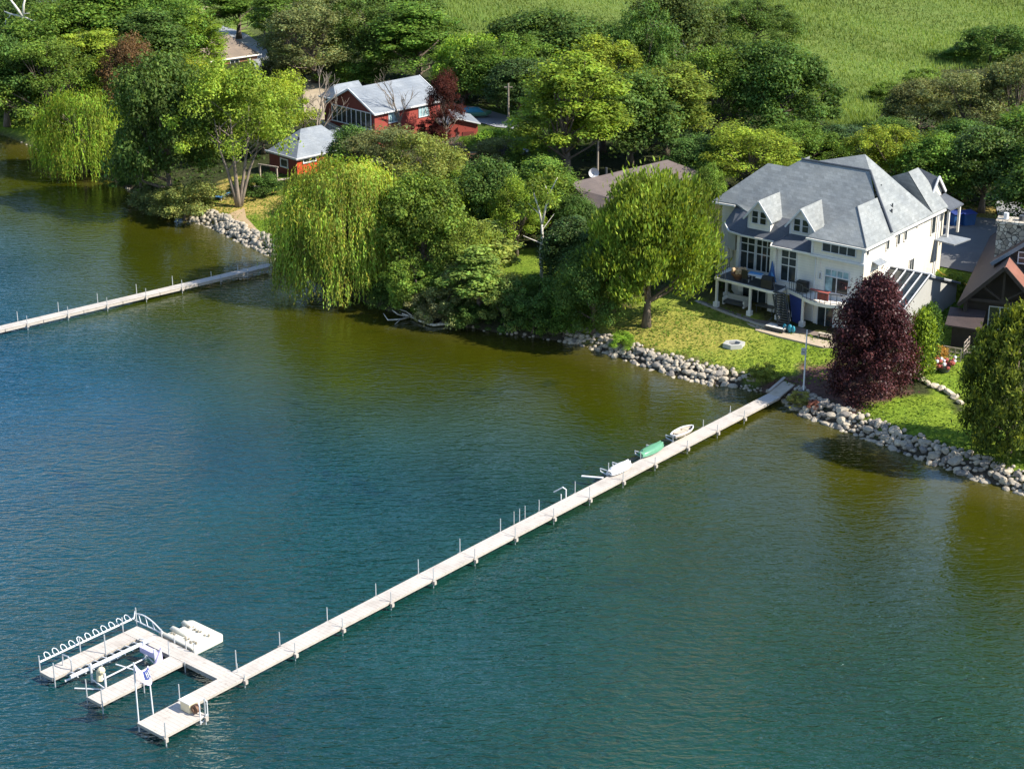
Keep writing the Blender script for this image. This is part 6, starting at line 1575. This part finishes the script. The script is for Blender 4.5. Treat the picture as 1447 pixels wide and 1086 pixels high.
rep = 2; Xr = np.repeat(X, rep) + rng.normal(0, .25, len(X) * rep); Yr = np.repeat(Y, rep) + rng.normal(0, .25, len(X) * rep)
Pu = np.stack([Xr, Yr, HT(Xr, Yr) + np.repeat(hh, rep) * rng.uniform(.1, 1.15, len(Xr))], 1)
Nu = rng.normal(size=Pu.shape) * .6 + np.array([0, 0, 1.0])
um_ = leaves_mesh('undergrowth', Pu, Nu, rng.uniform(.22, .55, len(Pu)), leaf_var(rng, len(Pu), rng.uniform(.7, 1.2, len(Pu))), MAT['leaf'])
o = link_mesh('undergrowth', um_); o.color = (0.062, 0.110, 0.024, 1); tag(o, 'dark leafy undergrowth covering the ground below the trees', 'undergrowth', kind='stuff')

# reeds of the marsh: upright blades, thinner with distance
marsh = [gpoly([(560, 0), (620, 66), (740, 66), (850, 76), (960, 100), (1050, 105), (1160, 150), (1180, 225), (1245, 165), (1330, 100), (1460, 95), (1900, 95), (2100, -60), (420, -60)])]
nR = 420000
Yq = 190 + 420 * rng.random(nR) ** 1.6; Xq = rng.uniform(-.16, .36, nR) * Yq
ok = in_any(Xq, Yq, marsh) & (shore_d(Xq, Yq) > 20); Xq, Yq = Xq[ok], Yq[ok]
base = np.stack([Xq, Yq, HT(Xq, Yq) - .1], 1); nn_ = len(base)
hR = rng.uniform(.35, .8, nn_) * (1 + .3 * np.sin(Xq * .11) * np.cos(Yq * .07)); wR = rng.uniform(.05, .13, nn_) * (Yq / 260)
an_ = rng.uniform(0, np.pi, nn_); ax_ = np.stack([np.cos(an_), np.sin(an_), np.zeros(nn_)], 1) * wR[:, None]
tip = base + np.stack([rng.normal(0, .18, nn_) - .1, rng.normal(0, .18, nn_), hR], 1)
vv = np.stack([base - ax_, base + ax_, tip], 1).reshape(-1, 3)
me = bpy.data.meshes.new('reeds'); me.vertices.add(3 * nn_); me.vertices.foreach_set('co', vv.astype(np.float32).ravel())
me.loops.add(3 * nn_); me.loops.foreach_set('vertex_index', np.arange(3 * nn_, dtype=np.int32)); me.polygons.add(nn_)
me.polygons.foreach_set('loop_start', np.arange(0, 3 * nn_, 3, dtype=np.int32)); me.polygons.foreach_set('loop_total', np.full(nn_, 3, dtype=np.int32)); me.update(calc_edges=True)
at_ = me.color_attributes.new('lv', 'FLOAT_COLOR', 'POINT')
pv = .85 + .22 * np.sin(Xq * .05 + 1) * np.cos(Yq * .035) + .15 * np.sin(Xq * .21 + Yq * .13)
pv = pv * np.where(np.sin(Xq * .018 + Yq * .05 + .8 * np.sin(Xq * .04)) > .55, 1.18, 1.0); lvv = leaf_var(rng, nn_, pv) * .6 + .4 * pv[:, None]; lvv[:, 0] *= 1 + .25 * np.clip((Yq - 300) / 200, 0, 1)
at_.data.foreach_set('color', np.repeat(np.concatenate([lvv, np.ones((nn_, 1))], 1), 3, 0).astype(np.float32).ravel()); me.materials.append(MAT['leaf'])
o = link_mesh('reeds', me); o.color = (0.175, 0.25, 0.062, 1); tag(o, 'bright green reeds filling the marsh behind the trees', 'reeds', kind='stuff')

# blades and weeds on the lawns
lawnp = [gpoly(z[0]) for z in ZONES if z[1] in (LAWN, DRY)] + [gpoly([(1300, 380), (1318, 370), (1400, 380), (1400, 470), (1300, 510), (1280, 470)])]
nG = 60000
Xg = rng.uniform(-60, 60, nG * 8); Yg = rng.uniform(112, 240, nG * 8); ok = in_any(Xg, Yg, lawnp) & (shore_d(Xg, Yg) > 1.4); Xg, Yg = Xg[ok][:nG], Yg[ok][:nG]
pat = (np.sin(Xg * 1.3 + 2 * np.sin(Yg * .7)) * np.cos(Yg * 1.1 + 1.5 * np.sin(Xg * .9)) > rng.uniform(-1.2, .9, len(Xg)))
Xg, Yg = Xg[pat], Yg[pat]
Pg = np.stack([Xg, Yg, HT(Xg, Yg) + rng.uniform(0, .07, len(Xg))], 1)
gm_ = leaves_mesh('lawn_grass', Pg, rng.normal(size=Pg.shape) * .35 + np.array([0, 0, 1.]), rng.uniform(.10, .30, len(Pg)), leaf_var(rng, len(Pg), rng.uniform(.8, 1.15, len(Pg))) * .6 + .4, MAT['leaf'])
o = link_mesh('lawn_grass', gm_); o.color = (0.155, 0.235, 0.033, 1); tag(o, 'tufted lawn grass on the mown banks', 'grass', kind='stuff')
